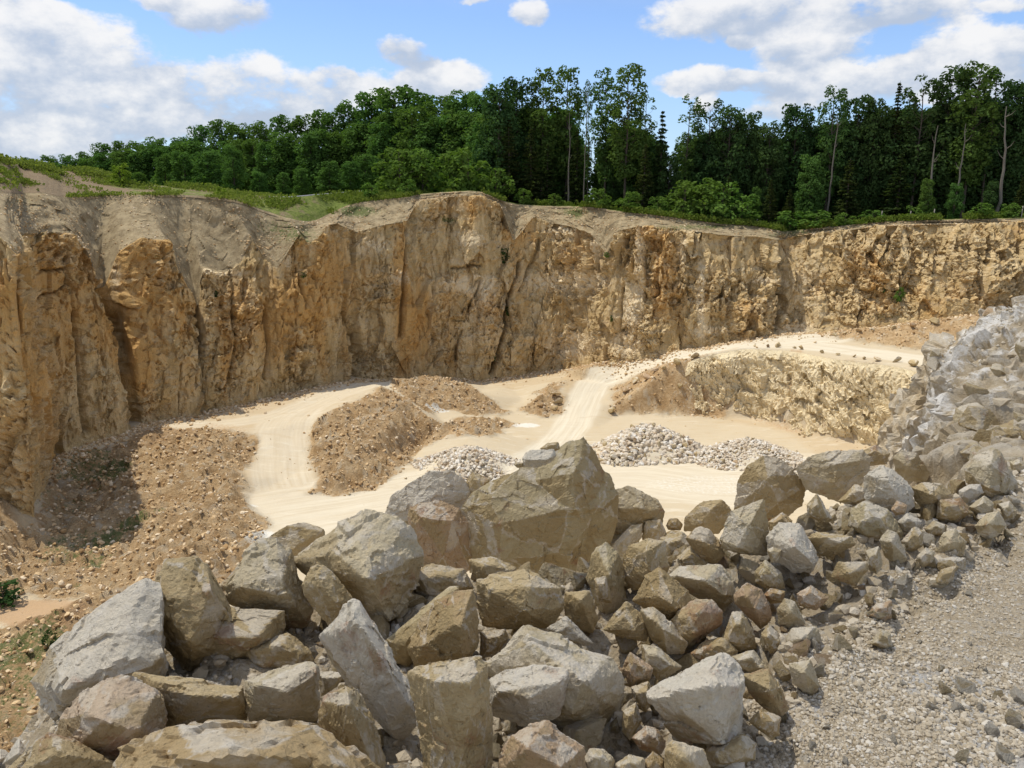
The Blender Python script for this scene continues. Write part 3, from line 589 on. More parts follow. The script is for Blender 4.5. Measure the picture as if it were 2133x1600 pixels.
bulge = np.sin(np.clip(v1, 0, 1)*math.pi)*0.5
G1[..., :2] += nrm[None]*bulge
v2 = np.linspace(0, 1, NR2)[1:, None, None]
G2 = T[None]*(1-v2)+Rm[None]*v2
G2[..., 2] += (np.sin(v2[..., 0]*math.pi)*-0.25)
G = np.concatenate([G1, G2], 0); NRR = G.shape[0]
vv = np.r_[v1.ravel(), 1+v2.ravel()][:, None]*np.ones((1, NC))
uu = np.cumsum(np.r_[0, np.linalg.norm(np.diff(Bs[:, :2], axis=0), axis=1)])[None]*np.ones((NRR, 1)); zz = G[..., 2]
rockm = 1-smooth01(vv, 0.97, 1.06)
PXs, PYs = topix(np.where(G[..., 1:2] > 5, G, np.array((0, 50., 0.))))
top_soft = smooth01(vv, -0.1, 0.02)
nearm = smooth01(uu, 0, 1)
ff1, cc1, ee1 = facet2(uu/3.4+0.5*fbm(uu/5, zz/5, s=3), zz/6.5, 101, 1.1, True)
ff2, cc2, ee2 = facet2(uu/1.25, zz/2.1+0.4*fbm(uu/2, zz/2, s=4), 111, 1.2, True)
ff3, cc3, ee3 = facet2(uu/0.5, zz/0.62, 121, 1.3, True)
ff4, cc4, ee4 = facet2(uu/0.24, zz/0.26, 131, 1.3, True)
# the centre and right walls are shattered, the left wall is smoother with tall ribs
rough = 0.72+0.36*smooth01(PXs, 800, 1150)
chip = smooth01(fbm(uu/4.5, zz/4.5, s=140, oct=4)+0.25*smooth01(PXs, 900, 1200)-0.05, -0.05, 0.35)
disp = 1.0*fbm(uu/7, zz/30, s=150, oct=4)*1.5 + rough*(1.0*ff1+0.62*ff2*(0.45+chip)+(0.22+.20*(1-smooth01(PXs, 700, 1000)))*ff3*(0.5+chip)) + 0.12*ff4*(0.5+chip)
rib = 1-np.abs(fbm(uu/2.2, zz/22, s=160, oct=3))*2.4
disp += -0.55*np.clip(rib, 0, 1)**4*(1.2-rough)*1.6
led = fbm(uu/14, zz/1.6, s=170, oct=3)
disp += 0.45*led*(0.5+chip)
q_ = disp/0.45; disp = 0.45*(0.45*q_+0.55*(np.floor(q_)+smooth01(q_-np.floor(q_), 0.62, 1.0)))
disp *= 0.35+0.65*smooth01(vv, -0.1, 0.15)
crack = np.zeros_like(disp)
CR = [([(212,605),(232,640),(250,668),(262,720),(268,800),(285,885)], 8, 2.2, .6),([(414,640),(418,670),(421,735)], 4.5, 2.2, .95),([(421,735),(424,800),(420,855)], 8, .7, .3),([(1083,548),(1078,580),(1062,612),(1058,650),(1052,690),(1040,740),(1028,780)], 4, 1.5, .6),
      ([(1228,490),(1226,560),(1238,605)], 4, 1.1, .5),([(862,440),(850,520),(842,600),(835,700)], 5, 1.3, .4),([(990,590),(1003,585),(985,620),(965,650)], 3, .8, .4),([(1283,600),(1285,690)], 3, .9, .4),([(85,570),(140,560),(150,590),(70,640)], 3, .7, .35),([(37,560),(37,620),(60,760)], 5, 1.3, .4),
      ([(1625,500),(1634,560),(1632,640),(1620,690)], 4, 1.0, .3),([(730,560),(745,700),(748,790)], 5, 1.0, .35),([(550,640),(560,720),(556,790)], 4, .8, .3),([(480,560),(490,700),(478,800)], 4, .8, .25),([(160,650),(165,780),(180,900)], 5, .9, .3),([(620,560),(640,640)], 4, .8, .35),
      ([(1120,500),(1110,560),(1085,610)], 3, .8, .35),([(750,700),(760,760),(752,792)], 8, .8, .4),([(960,690),(950,720),(945,750)], 3, .6, .3),([(940,560),(1000,555)], 3, .7, .35)]
wob = fbm(uu/1.5, zz/1.5, s=180, oct=3)
for pts, wd, dep, dk in CR:
    d, _, _ = line_dist(PXs+wob*5, PYs, pts); g = np.exp(-(d/wd)**2)
    disp -= dep*g; crack = np.maximum(crack, dk*smooth01(g, 0.35, 0.9))
disp *= rockm
# soil slope: gentle gullies and a lumpy surface
soilm = 1-rockm
sd2 = 0.6*fbm(uu/3.2, vv*3, s=190, oct=3)+0.13*facet2(uu/1.5, vv*5+uu*.2, 195, 1.4)+0.16*fbm(uu/0.9, vv*8, s=191, oct=2)
disp += soilm*sd2*smooth01(2-vv, 0, 0.15)
V = G.copy(); V[..., :2] += nrm[None]*disp[..., None]; V[..., 2] += rockm*(0.35*ff3*0.5+0.3*ff2)*smooth01(vv, 0, .1)+soilm*0.06*fbm(uu/0.9, vv*7, s=192)
def blob(px, py, rx, ry): return np.exp(-((PXs-px)/rx)**2-((PYs-py)/ry)**2)
stain = 0.15*smooth01(-PXs, -700, -200)
for (px, py, rx, ry, a) in [(110,570,90,110,.9),(50,900,60,160,.5),(290,560,90,110,.75),(540,640,160,90,.6),(840,580,16,160,1.3),(860,700,30,120,.9),(640,600,60,90,.5),(700,560,60,80,.7),(900,640,50,60,.4),(950,430,70,25,.5),(1000,640,60,60,.5),(1200,520,80,70,.5),(1350,480,40,60,.8),(1380,560,30,70,.6),(1090,480,40,40,.6),(300,760,30,60,.7),(240,700,40,60,.6),(470,760,12,80,.9),(1800,560,60,60,.4),(1300,690,60,40,.6),(740,760,40,40,.4),(560,700,30,90,.6),(110,780,60,120,.5),(1900,620,120,50,.35),(1500,640,120,40,.35),(2050,500,80,40,.4)]: stain += a*blob(px, py, rx, ry)
pale = np.zeros_like(disp)
for (px, py, rx, ry, a) in [(780,510,50,22,.6),(960,590,70,18,.8),(1010,610,30,30,.6),(830,580,30,18,.6),(1180,590,90,22,.9),(1330,540,12,90,.8),(1310,650,25,60,.8),(1185,720,50,30,1.0),(1300,720,40,25,.9),(1460,620,10,90,.9),(1480,690,60,12,.7),(480,570,50,16,.6),(600,545,20,25,.5),(1170,480,50,20,.6),(1240,500,14,60,.6),(980,500,40,25,.6),(1590,585,40,10,.7),(1680,600,60,100,.45),(1660,690,40,20,.6),(1000,690,120,70,.35),(430,560,20,20,.6),(240,580,16,40,.6),(1420,520,14,30,.7)]: pale += a*blob(px, py, rx, ry)
gre = 0.0*disp
for (px, py, rx, ry, a) in [(620,490,60,25,.6),(560,470,60,20,.35),(760,440,50,12,.7),(730,440,30,14,.6),(930,458,26,7,.9),(1190,440,60,10,.55),(600,420,60,12,.8),(1390,475,80,8,.5),(1680,480,60,6,.5),(1500,472,80,6,.6),(1200,445,14,14,.7),(90,490,25,10,.5),(440,520,60,30,.25),(250,960,90,25,.3),(330,540,12,14,.5),(1640,490,60,8,.6),(1850,660,60,8,.5),(40,420,60,25,.4),(130,470,20,20,.3)]: gre += a*blob(px, py, rx, ry)
Vf = V.reshape(-1, 3)
wm = mesh_np('quarry_cliff', Vf, grid_faces(NRR, NC), M_CLIFF, {k: v.ravel() for k, v in dict(stain=stain, pale=pale, green=gre, soil=soilm, crack=crack, cell=(cc3*0.5+cc4*0.5)*(0.35+chip)).items()}, smooth=False)
tag(addobj('quarry_cliff', wm), 'tall ochre limestone quarry face with soil slopes at its top', kind='structure')
VCL = V
RIM = V[-1].copy(); RIMPX = topix(RIM)[0]

# ------------------------------------------------------------------ broken rock face of the middle bench
BF = [(1395,858,.3,1405,778,4.6),(1430,862,.25,1440,752,6.3),(1500,866,.2,1490,738,7.2),(1560,872,.2,1550,728,7.85),(1600,882,.2,1600,729,8.05),(1640,893,.2,1650,732,8.15),(1720,916,.2,1700,741,8.2),(1790,926,.2,1750,750,8.25),(1850,935,.2,1800,756,8.3),(1900,950,.2,1850,762,8.35),(1940,968,.2,1900,772,8.35),(1985,985,.2,1960,794,8.35),(2080,1010,.2,2060,835,8.35),(2250,1050,.2,2220,880,8.35)]
bb = np.array([np.r_[PZ(a_, b_, c_), PZ(d_, e_, f_)] for a_, b_, c_, d_, e_, f_ in BF])
bb = catmull(bb, 620); B_, T_ = bb[:, :3].copy(), bb[:, 3:].copy()
tg = np.gradient(sm1(B_, 40)[:, :2], axis=0); tg /= np.linalg.norm(tg, axis=1)[:, None]; nb = np.stack([tg[:, 1], -tg[:, 0]], 1)
vb_ = np.linspace(-0.08, 1.0, 130)[:, None, None]; GB = B_[None]*(1-vb_)+T_[None]*vb_
ub = np.cumsum(np.r_[0, np.hypot(*np.diff(B_[:, :2], axis=0).T)])[None]*np.ones((130, 1)); zb_ = GB[..., 2]; vbb = vb_[..., 0]*np.ones((1, 620))
g1 = facet2(ub/2.2, zb_/1.8+ub*.25, 501, 1.2); g2, kc2, _e = facet2(ub/.85, zb_/.7+ub*.3, 511, 1.3, True); g3, kc3, _e = facet2(ub/.34, zb_/.28, 521, 1.3, True)
db = 0.7*g1+0.28*g2+0.12*g3+0.9*fbm(ub/4, zb_/6, s=530)
q_ = db/.3; db = .3*(.5*q_+.5*(np.floor(q_)+smooth01(q_-np.floor(q_), .6, 1)))
en = smooth01(ub, 0, 3)*smooth01(1.0-vbb, -0.01, 0.14)
db = db*en+0.45*en-0.5*(1-smooth01(ub, 0, 2.5))
GB[..., :2] += nb[None]*db[..., None]; GB[..., 2] += 0.25*g3*en
fx_, fy_ = topix(GB)
def bl2(px, py, rx, ry): return np.exp(-((fx_-px)/rx)**2-((fy_-py)/ry)**2)
stb = -0.35+0.9*bl2(1650, 790, 20, 60)+0.8*bl2(1630, 850, 35, 30)+.6*bl2(1480, 840, 40, 30)+.5*bl2(1780, 820, 50, 40)+.4*bl2(1850, 900, 60, 40)
plb = 0.75+0.6*bl2(1500, 790, 40, 40)+.4*bl2(1600, 780, 20, 30)+.4*bl2(1740, 800, 50, 40)  # pale lift over the whole face paints in sunlight
z0_ = np.zeros(GB.shape[0]*GB.shape[1])
tag(addobj('bench_face', mesh_np('bench_face', GB.reshape(-1, 3), grid_faces(130, 620), M_BENCH_LIT, {'stain': stb.ravel(), 'pale': plb.ravel(), 'green': z0_, 'soil': z0_, 'crack': z0_, 'cell': (kc2*.5+kc3*.5).ravel()*1.3}, smooth=False)), 'broken yellow rock face below the haul road bench', kind='structure')

# ------------------------------------------------------------------ land behind the rim
crest_px = [-1300,-300,0,60,130,200,250,300,450,600,700,850,1100,1640,2133,3300]
crest_py = [330,333,335,344,356,362,374,385,397,413,404,402,425,478,452,430]
crest_d  = [14,14,15,16,16,16,15,13,9,7,6,5,4,3,3,3]
far = []
for i in range(0, NC, 3):
    r = RIM[i]; p = topix(r)[0] if r[1] > 5 else -1500
    dirv = np.array((r[0], r[1])); dirv /= np.linalg.norm(dirv)
    cd = np.interp(p, crest_px, crest_d); cy = np.interp(p, crest_px, crest_py)
    c = r[:2]+dirv*cd; dr = ray(p, cy); zc = CAMZ+dr[2]/dr[1]*c[1]
    zf = np.interp(p, [-1300, 0, 600, 1300, 1700, 2300], [27, 26, 24.6, 23.5, 21.5, 21.5])
    col = [np.r_[r[:2]-dirv*0.3, r[2]-0.25], np.r_[r[:2]+dirv*0.4, r[2]+0.05]]
    for f in (0.25, 0.5, 0.75, 1.0): col.append(np.r_[r[:2]+dirv*cd*f, r[2]+(zc-r[2])*f])
    for dd in (6, 14, 30, 60, 120, 250, 600, 1500, 4500): col.append(np.r_[c+dirv*dd, zc+(zf-zc)*smooth01(np.array(dd), 0, 30)])
    far.append(col)
far = np.array(far)                                                # (n, rows, 3)
k = far.shape[1]; fine_rows = []
for j in range(k-1):
    n = 8 if j < 7 else 4
    for q in range(n): fine_rows.append(far[:, j]*(1-q/n)+far[:, j+1]*(q/n))
fine_rows.append(far[:, -1]); PL = np.array(fine_rows)
PL[8:, :, 2] += 0.22*fbm(PL[8:, :, 0]/2.5, PL[8:, :, 1]/2.5, s=200, oct=4)*smooth01(np.arange(len(PL)-8)[:, None].astype(float), 0, 6)
pgx = topix(PL)[0]
gp = 0.55+0*pgx
bare = np.exp(-((pgx-90)/80)**2)*0.8; rr = np.arange(PL.shape[0])[:, None]*np.ones_like(pgx)
gp = gp+0.25*smooth01(rr, 38, 50)-1.2*bare*smooth01(rr, 12, 16)*(1-smooth01(rr, 40, 46))-0.35*smooth01(-pgx, -330, -120)*(1-smooth01(rr, 36, 46))
gp = gp*smooth01(rr, 2, 8)+0.4*smooth01(pgx, 600, 700)*smooth01(rr, 2, 8)
pm = mesh_np('rim_meadow', PL.reshape(-1, 3), grid_faces(PL.shape[0], PL.shape[1]), M_PLAT, {'green': gp.ravel()})
tag(addobj('ground', pm), 'grassy land behind the quarry rim', kind='structure')
_ok = np.nonzero((RIM[:, 1] > 12) & (RIMPX > -1500))[0]; _ok = _ok[np.argsort(RIMPX[_ok])]
def rim_at(px): return np.array([np.interp(px, RIMPX[_ok], RIM[_ok, k]) for k in range(3)])
def land(px, dy):                   # ground point dy metres behind the rim in direction px
    r = rim_at(px); dirv = np.array((r[0], r[1])); dirv /= np.linalg.norm(dirv)
    cd = np.interp(px, crest_px, crest_d); cy = np.interp(px, crest_px, crest_py); c = r[:2]+dirv*cd
    dr = ray(px, cy); zc = CAMZ+dr[2]/dr[1]*c[1]; zf = np.interp(px, [-1300, 0, 600, 1300, 1700, 2300], [27, 26, 24.6, 23.5, 21.5, 21.5])
    xy = r[:2]+dirv*dy
    z = r[2]+(zc-r[2])*dy/cd if dy < cd else zc+(zf-zc)*float(smooth01(np.array(dy-cd), 0, 30))
    return np.array((xy[0], xy[1], z))
# ------------------------------------------------------------------ trees and plants
def leaf_quads(C, Nrm, size, rng, flat=0.6):
    n = len(C); nr = Nrm+rng.normal(0, flat, (n, 3)); nr /= np.linalg.norm(nr, axis=1)[:, None]+1e-9
    a = np.cross(nr, rng.normal(0, 1, (n, 3))); a /= np.linalg.norm(a, axis=1)[:, None]+1e-9; b = np.cross(nr, a)
    s = (size*rng.uniform(0.6, 1.3, n))[:, None]
    a = a*s; b = b*s*rng.uniform(0.5, 0.9, (n, 1)); k = nr*s*0.25
    V = np.stack([C-a, C-b+k, C+a, C+b+k], 1).reshape(-1, 3)
    F = np.arange(4*n).reshape(n, 4); return V, F
def tube(pts, rad, seg=7):
    pts = np.asarray(pts, float); n = len(pts); V = []
    for i in range(n):
        t = pts[min(i+1, n-1)]-pts[max(i-1, 0)]; t = t/(np.linalg.norm(t)+1e-9)
        a = np.cross(t, (0.3, 0.9, 0.1)); a /= np.linalg.norm(a)+1e-9; b = np.cross(t, a)
        for k in range(seg): th = 2*math.pi*k/seg; V.append(pts[i]+rad[i]*(math.cos(th)*a+math.sin(th)*b))
    F = [[i*seg+k, i*seg+(k+1) % seg, (i+1)*seg+(k+1) % seg, (i+1)*seg+k] for i in range(n-1) for k in range(seg)]
    return np.array(V), np.array(F)
def join(parts):
    V = []; F = []; o = 0
    for v, f in parts: V.append(v); F.append(f+o); o += len(v)
    return np.concatenate(V), np.concatenate(F)
def clumps_tree(seed, H, prof, nclump, cr, leaves, lsize, base, trunk_r, lean=0.3, low=None, squash=0.75):
    """prof(t) -> crown radius at relative height t in [0,1] between base and H"""
    rng = np.random.default_rng(seed)
    nT = 9; bend = np.cumsum(rng.normal(0, lean*0.12, (nT, 2)), axis=0)
    tp = np.column_stack([bend, np.linspace(-0.4, H*0.93, nT)]); tr = trunk_r*np.linspace(1, 0.18, nT)**0.9
    wood = [tube(tp, tr, 8)]; C = []; Rr = []
    for i in range(nclump):
        t = (i+rng.uniform(0, 1))/nclump; z = base+(H-base)*t
        R = prof(t)*rng.uniform(0.35, 1.0)**0.6; th = rng.uniform(0, 2*math.pi)
        cx = np.interp(z, tp[:, 2], tp[:, 0]); cy = np.interp(z, tp[:, 2], tp[:, 1])
        c = np.array((cx+R*math.cos(th), cy+R*math.sin(th), z)); C.append(c); Rr.append(cr*rng.uniform(0.6, 1.25)*(1-0.35*t))
        z0 = max(z-R*0.7-0.4, base*0.6); p0 = np.array((np.interp(z0, tp[:, 2], tp[:, 0]), np.interp(z0, tp[:, 2], tp[:, 1]), z0))
        m = (p0+c)/2+rng.normal(0, 0.12, 3)*R; wood.append(tube([p0, m, c], [trunk_r*0.32*(1-t*.6), trunk_r*0.2*(1-t*.6), 0.02], 5))
    V = []; F = []; tint = []; o = 0
    for c, r in zip(C, Rr):
        n = max(8, int(leaves*(r/cr)**2)); d = rng.normal(0, 1, (n, 3)); d /= np.linalg.norm(d, axis=1)[:, None]
        d[:, 2] = np.where(d[:, 2] < -0.75, -d[:, 2], d[:, 2])
        rad = r*rng.uniform(0.45, 1.0, n)**0.5*(1+0.35*vnoise(d[:, 0]*2+c[0], d[:, 1]*2+c[1], d[:, 2]*2+c[2], seed))
        P = c+d*rad[:, None]*np.array((1, 1, squash)); v, f = leaf_quads(P, d+np.array((0, 0, .35)), lsize, rng)
        tn = np.clip(rng.normal(0.5, 0.22)+rng.normal(0, .12, n), 0, 1)
        V.append(v); F.append(f+o); o += len(v); tint.append(np.repeat(tn, 4))
    return join(wood), (np.concatenate(V), np.concatenate(F), np.concatenate(tint)), H
def fir_tree(seed, H, R, base, droop=0.35, dens=1.0):
    rng = np.random.default_rng(seed); wood = [tube([(0, 0, -.4), (0.05, 0, H*.5), (0, 0.05, H)], [H*0.016, H*0.01, .02], 7)]
    V = []; F = []; T = []; o = 0; z = base
    while z < H*0.99:
        t = (z-base)/(H-base); r = R*(1-t)**0.85*rng.uniform(0.8, 1.1)+0.12; nb = max(4, int((7+5*(1-t))*dens))
        for b in range(nb):
            th = rng.uniform(0, 2*math.pi); L = r*rng.uniform(0.65, 1.1); m = max(5, int(L*13)); s = np.sort(rng.uniform(0.08, 1, m))
            ax = np.array((math.cos(th), math.sin(th), 0)); sd_ = np.array((-ax[1], ax[0], 0))
            P = ax*(s*L)[:, None]+sd_*(rng.uniform(-1, 1, m)*0.32*L*(1.05-s))[:, None]; P[:, 2] = z-droop*L*s**1.4+rng.normal(0, .06, m)+0.12*L*(s > .8)
            v, f = leaf_quads(P, np.tile(np.array((0, 0, 1.0)), (m, 1)), 0.26, rng, 0.45); V.append(v); F.append(f+o); o += len(v)
            T.append(np.repeat(np.clip(rng.normal(.5, .2)+rng.normal(0, .1, m), 0, 1), 4))
            if b % 3 == 0: wood.append(tube([(0, 0, z), tuple(ax*L*0.9+np.array((0, 0, z-droop*L*.8)))], [0.05, 0.015], 4))
        z += rng.uniform(0.3, 0.55)*(1+0.6*(1-t))
    return join(wood), (np.concatenate(V), np.concatenate(F), np.concatenate(T)), H
def crownprof(w, peak=0.45, top=0.25):
    return lambda t: w*((t/peak)**0.5 if t < peak else (1-(t-peak)/(1-peak)*(1-top))**0.8)
PROTO = {}
def proto(key, kind, build, mat, bark=None):
    wood, (V, F, T), H = build
    PROTO[key] = dict(H=H, wood=mesh_np(kind+'_trunk', wood[0], wood[1], bark or M_BARK), crown=mesh_np(kind+'_crown', V, F, mat, {'tint': T}, smooth=False), W=float(np.percentile(np.abs(V[:, 0]), 97)))
for i in range(5): proto('edge%d' % i, 'tree', clumps_tree(300+i, 18, crownprof(3.1+0.3*(i % 3), 0.35, 0.45), 75, 1.75, 170, 0.27, 0.6, 0.26, squash=0.9), M_LEAF['broad'])
for i in range(4): proto('tall%d' % i, 'tree', clumps_tree(330+i, 22, crownprof(2.2+0.3*(i % 2), 0.6, 0.5), 52, 1.25, 130, 0.23, 5.5, 0.22, 0.6, squash=0.95), M_LEAF['tall'])
for i in range(4): proto('dark%d' % i, 'tree', clumps_tree(350+i, 20, crownprof(3.4+0.4*(i % 2), 0.45, 0.5), 95, 1.65, 150, 0.26, 1.0, 0.26, 0.5, squash=0.9), M_LEAF['dark'])
for i in range(3): proto('thin%d' % i, 'tree', clumps_tree(370+i, 20, crownprof(2.2, 0.7, 0.5), 44, 1.0, 80, 0.21, 7.0, 0.18, 0.8, squash=.95), M_LEAF['dark'])
for i in range(2): proto('airy%d' % i, 'tree', clumps_tree(380+i, 20, crownprof(1.9, 0.65, 0.45), 42, 0.95, 75, 0.20, 5.0, 0.15, 0.8, squash=.95), M_LEAF['tall'])
for i in range(3): proto('fir%d' % i, 'spruce', fir_tree(390+i, 14, 2.6, 0.5), M_LEAF['fir'])
proto('spire', 'spruce', fir_tree(399, 22, 2.3, 2.0, 0.25, 0.8), M_LEAF['fir'])
for i in range(4): proto('bush%d' % i, 'bush', clumps_tree(400+i, 3.2, crownprof(1.5, 0.3, 0.4), 22, 0.62, 75, 0.15, 0.25, 0.06, 0.2, squash=.9), M_LEAF['bush'])
for i in range(2): proto('lime%d' % i, 'bush', clumps_tree(420+i, 3.0, crownprof(1.1, 0.4, 0.35), 22, 0.5, 80, 0.12, 0.2, 0.05, 0.2, squash=.95), M_LEAF['lime'])
for i in range(2): proto('ivy%d' % i, 'ledge_plant', clumps_tree(430+i, 1.6, crownprof(0.55, 0.5, 0.5), 12, 0.34, 50, 0.09, 0.1, 0.03, 0.2), M_LEAF['ivy'])
def dead_tree(seed, H):
    rng = np.random.default_rng(seed); z = np.linspace(-.4, H, 12); b = np.cumsum(rng.normal(0, .12, (12, 2)), 0); tp = np.column_stack([b, z])
    wd = [tube(tp, 0.24*np.linspace(1, .2, 12), 8)]
    for i in range(5):
        k = rng.integers(6, 11); th = rng.uniform(0, 6.28); L = rng.uniform(.4, 1.3); d = np.array((math.cos(th), math.sin(th), rng.uniform(.2, .9)))*L
        wd.append(tube([tp[k], tp[k]+d*.6, tp[k]+d+np.array((0, 0, .3))], [.07, .04, .01], 5))
    return join(wd)
def place_tree(key, px, dy, top_py, name, label, cat, group=None, widen=1.0, rotz=None, H=None, seed=0, parts=('crown', 'trunk')):
    p = land(px, dy); P = PROTO[key]
    if H is None:
        d = ray(px, top_py); ztop = CAMZ+d[2]/d[1]*p[1]; H = ztop-p[2]
    s = H/P['H']; rot = rotz if rotz is not None else (px*0.37+seed) % 6.28
    r = bpy.data.objects.new(name, None); COL.objects.link(r); r.empty_display_size = 0.5
    r.location = p; r.rotation_euler = (0, 0, rot); r.scale = (s*widen, s*widen, s)
    tag(r, label, cat, group)
    c = addobj(parts[0], P['crown'], r); t = addobj(parts[1], P['wood'], r)
    return r
G_EDGE = 'leafy trees along the wood edge'; G_BACK = 'trees deeper in the wood'
# broadleaf trees of the left wood edge: px, top py, metres behind the rim, width, label
LEFT = [(38,330,330,1.2,'tiny far tree at the left end of the tree line'),(70,331,320,1.2,'low far tree second from the left end of the tree line'),(112,327,300,1.3,'small far tree third from the left end of the tree line'),(150,326,285,1.2,'small far tree above the bare soil bank at left'),(185,320,262,1.2,'far green tree rising where the tree line starts to climb'),
 (222,301,240,1.25,'round far tree left of the young lime green bush'),(262,298,228,1.2,'round far tree straight above the young lime green bush'),(300,299,214,1.2,'leafy tree just right of the young lime green bush'),(340,292,200,1.25,'leafy tree with a round top in the left wood edge'),(382,290,188,1.2,'broad leafy tree above the grassy hump on the left'),
 (428,265,176,1.2,'leafy tree standing above the smooth grey soil slope'),(470,256,166,1.15,'domed leafy tree left of the notch in the left wood'),(508,262,156,1.15,'leafy tree at a shallow notch in the left wood'),(552,262,146,1.15,'leafy tree right of the shallow notch in the left wood'),(600,248,138,1.15,'pale topped leafy tree in the middle of the left wood'),(645,246,128,1.15,'pale green leafy tree above the grey pipe'),
 (690,236,116,1.15,'leafy tree above the right end of the grey pipe'),(735,222,104,1.15,'leafy tree stepping up to the big domed trees'),(778,200,92,1.25,'left one of the big domed trees above the central cliff'),(828,188,84,1.35,'largest domed tree above the central cliff'),(880,196,78,1.25,'right shoulder tree of the big domed group'),(925,206,66,1.2,'leafy tree right of the big domed group'),(965,200,58,1.15,'leafy tree left of the tall dark edge trees'),(1002,204,50,1.1,'leafy tree above the highest orange rock outcrop')]
for i, (px, ty, dy, wd, lab) in enumerate(LEFT):
    place_tree('edge%d' % (i % 5), px, dy*0.62, ty, 'broadleaf_tree', lab, 'tree', G_EDGE, wd, seed=i)
TALL = [(1040,182,9,'dark0',1.05,'dark leafy tree left of the tallest pair of trees'),(1078,172,12,'dark2',1.0,'dark leafy tree just left of the tall bright crowns'),(1125,147,10,'tall0',1.15,'tall tree with a bright left crown of the central pair'),(1180,146,11,'tall1',1.1,'tall tree with a bright right crown of the central pair'),(1222,168,9,'airy0',.55,'slender almost leafless tree in the sky gap'),
 (1258,152,10,'tall2',1.05,'tall narrow tree just right of the sky gap'),(1302,138,9,'tall3',1.1,'tallest tree of the wood with a pointed light crown'),(1338,196,11,'airy1',1.1,'thin crowned tree right of the tallest tree'),(1372,232,10,'fir1',.9,'dark spruce between the tallest tree and the wispy tree'),(1425,200,12,'airy0',1.1,'wispy grey green tree with sky showing through'),(1470,212,13,'thin1',1.1,'thin dark tree with crooked bare top branches'),(1510,226,12,'dark1',.9,'dark tree right of the crooked bare topped one'),
 (1548,240,13,'dark3',.9,'low dark tree left of the dip in the wood'),(1590,262,12,'dark0',.95,'lowest dark tree in the dip of the wood'),(1640,226,12,'dark2',1.0,'dark tree rising right of the dip in the wood'),(1680,222,13,'thin0',1.0,'thin topped dark tree with bare twigs'),(1716,188,10,'tall1',.95,'tall tree on a pale trunk above the right cliff'),(1768,206,13,'dark1',1.0,'broad dark tree left of the pointed spruce'),(1802,214,12,'dark3',.8,'dark tree touching the left side of the pointed spruce'),
 (1845,168,12,'spire',1.0,'pointed spruce spire sticking out above the right wood'),(1893,163,11,'thin2',1.25,'airy dark tree right of the pointed spruce'),(1950,150,13,'dark0',1.05,'high dark crown in the right wood'),(1998,134,10,'tall3',1.2,'highest spreading crown of the right wood'),(2042,146,12,'thin1',1.15,'tree with a ragged top right of the highest spreading crown'),(2085,178,13,'dark2',.9,'dark tree behind the bleached dead trunk'),(2128,180,12,'dark1',1.0,'dark tree at the right edge of the picture'),(2165,172,12,'dark3',1.0,'dark tree cut by the right edge of the picture')]
for i, (px, ty, dy, key, wd, lab) in enumerate(TALL):
    place_tree(key, px, dy, ty, 'spruce_tree' if 'fir' in key or key == 'spire' else 'broadleaf_tree', lab, 'spruce' if 'fir' in key or key == 'spire' else 'tree', G_EDGE if key[:3] not in ('fir', 'spi') else 'spruces in the wood', wd, seed=i*1.7)
# lower storey along the edge: conifers and bushy trees
LOW = [(1105,265,4,'fir0',1.2,'brownish green spruce below the tall bright crowns'),(1140,300,4.5,'fir2',1.3,'lower drooping spruce at the cliff edge below the tall bright crowns'),(1060,250,6,'fir1',1.2,'tall drooping spruce left of the tall bright crowns'),(1200,270,8,'fir0',1.0,'dark spruce under the right bright crown'),(1340,300,6,'fir2',1.1,'dark spruce right of the tallest tree base'),(1390,330,9,'dark1',1.2,'low dark tree under the wispy grey green tree'),(1275,330,12,'dark2',1.1,'low dark tree behind the bright crowned trees'),
 (1600,375,2.5,'fir1',1.35,'small spruce standing at the notch of the cliff edge'),(1570,392,3.5,'edge1',.8,'small leafy tree left of the small edge spruce'),(1680,330,6,'edge3',1.1,'leafy young tree left of the pale trunk on the right'),(1760,330,5,'fir0',1.5,'wide drooping spruce right of the pale trunk'),(1865,320,6,'fir2',1.6,'wide brownish spruce in front of the pointed spruce'),(1925,375,3,'edge0',1.0,'small pale leafy tree near the right fence posts'),(1985,385,4,'edge2',1.1,'low leafy tree right of the small pale one'),(1640,395,4,'fir2',1.5,'low spreading spruce behind the cliff notch'),(2060,380,5,'dark0',1.3,'low dark tree in front of the bleached dead trunk'),(2120,370,5,'fir1',1.3,'low dark spruce at the right picture edge'),(1515,360,9,'fir0',1.2,'dark spruce behind the big round bush')]
for i, (px, ty, dy, key, wd, lab) in enumerate(LOW):
    f = key[:3] == 'fir'; place_tree(key, px, dy, ty, 'spruce_tree' if f else 'broadleaf_tree', lab, 'spruce' if f else 'tree', 'spruces in the wood' if f else G_EDGE, wd, seed=i*2.3)
UND = [(500,330),(545,345),(590,350),(640,345),(690,335),(725,340),(770,330),(470,335),(430,330),(390,335),(345,345),(300,345)]
for i, (px, ty) in enumerate(UND): place_tree('edge%d' % ((i+2) % 5), px+(i*7)%19-9, 12+i % 4*4+(30 if px < 480 else 8), ty+(i*37)%41-22, 'broadleaf_tree', 'small round leafy tree in front of the taller trees of the left wood', 'tree', 'small trees in front of the left wood', 1.2+(i*5 % 7)*.12, seed=i*3.1)
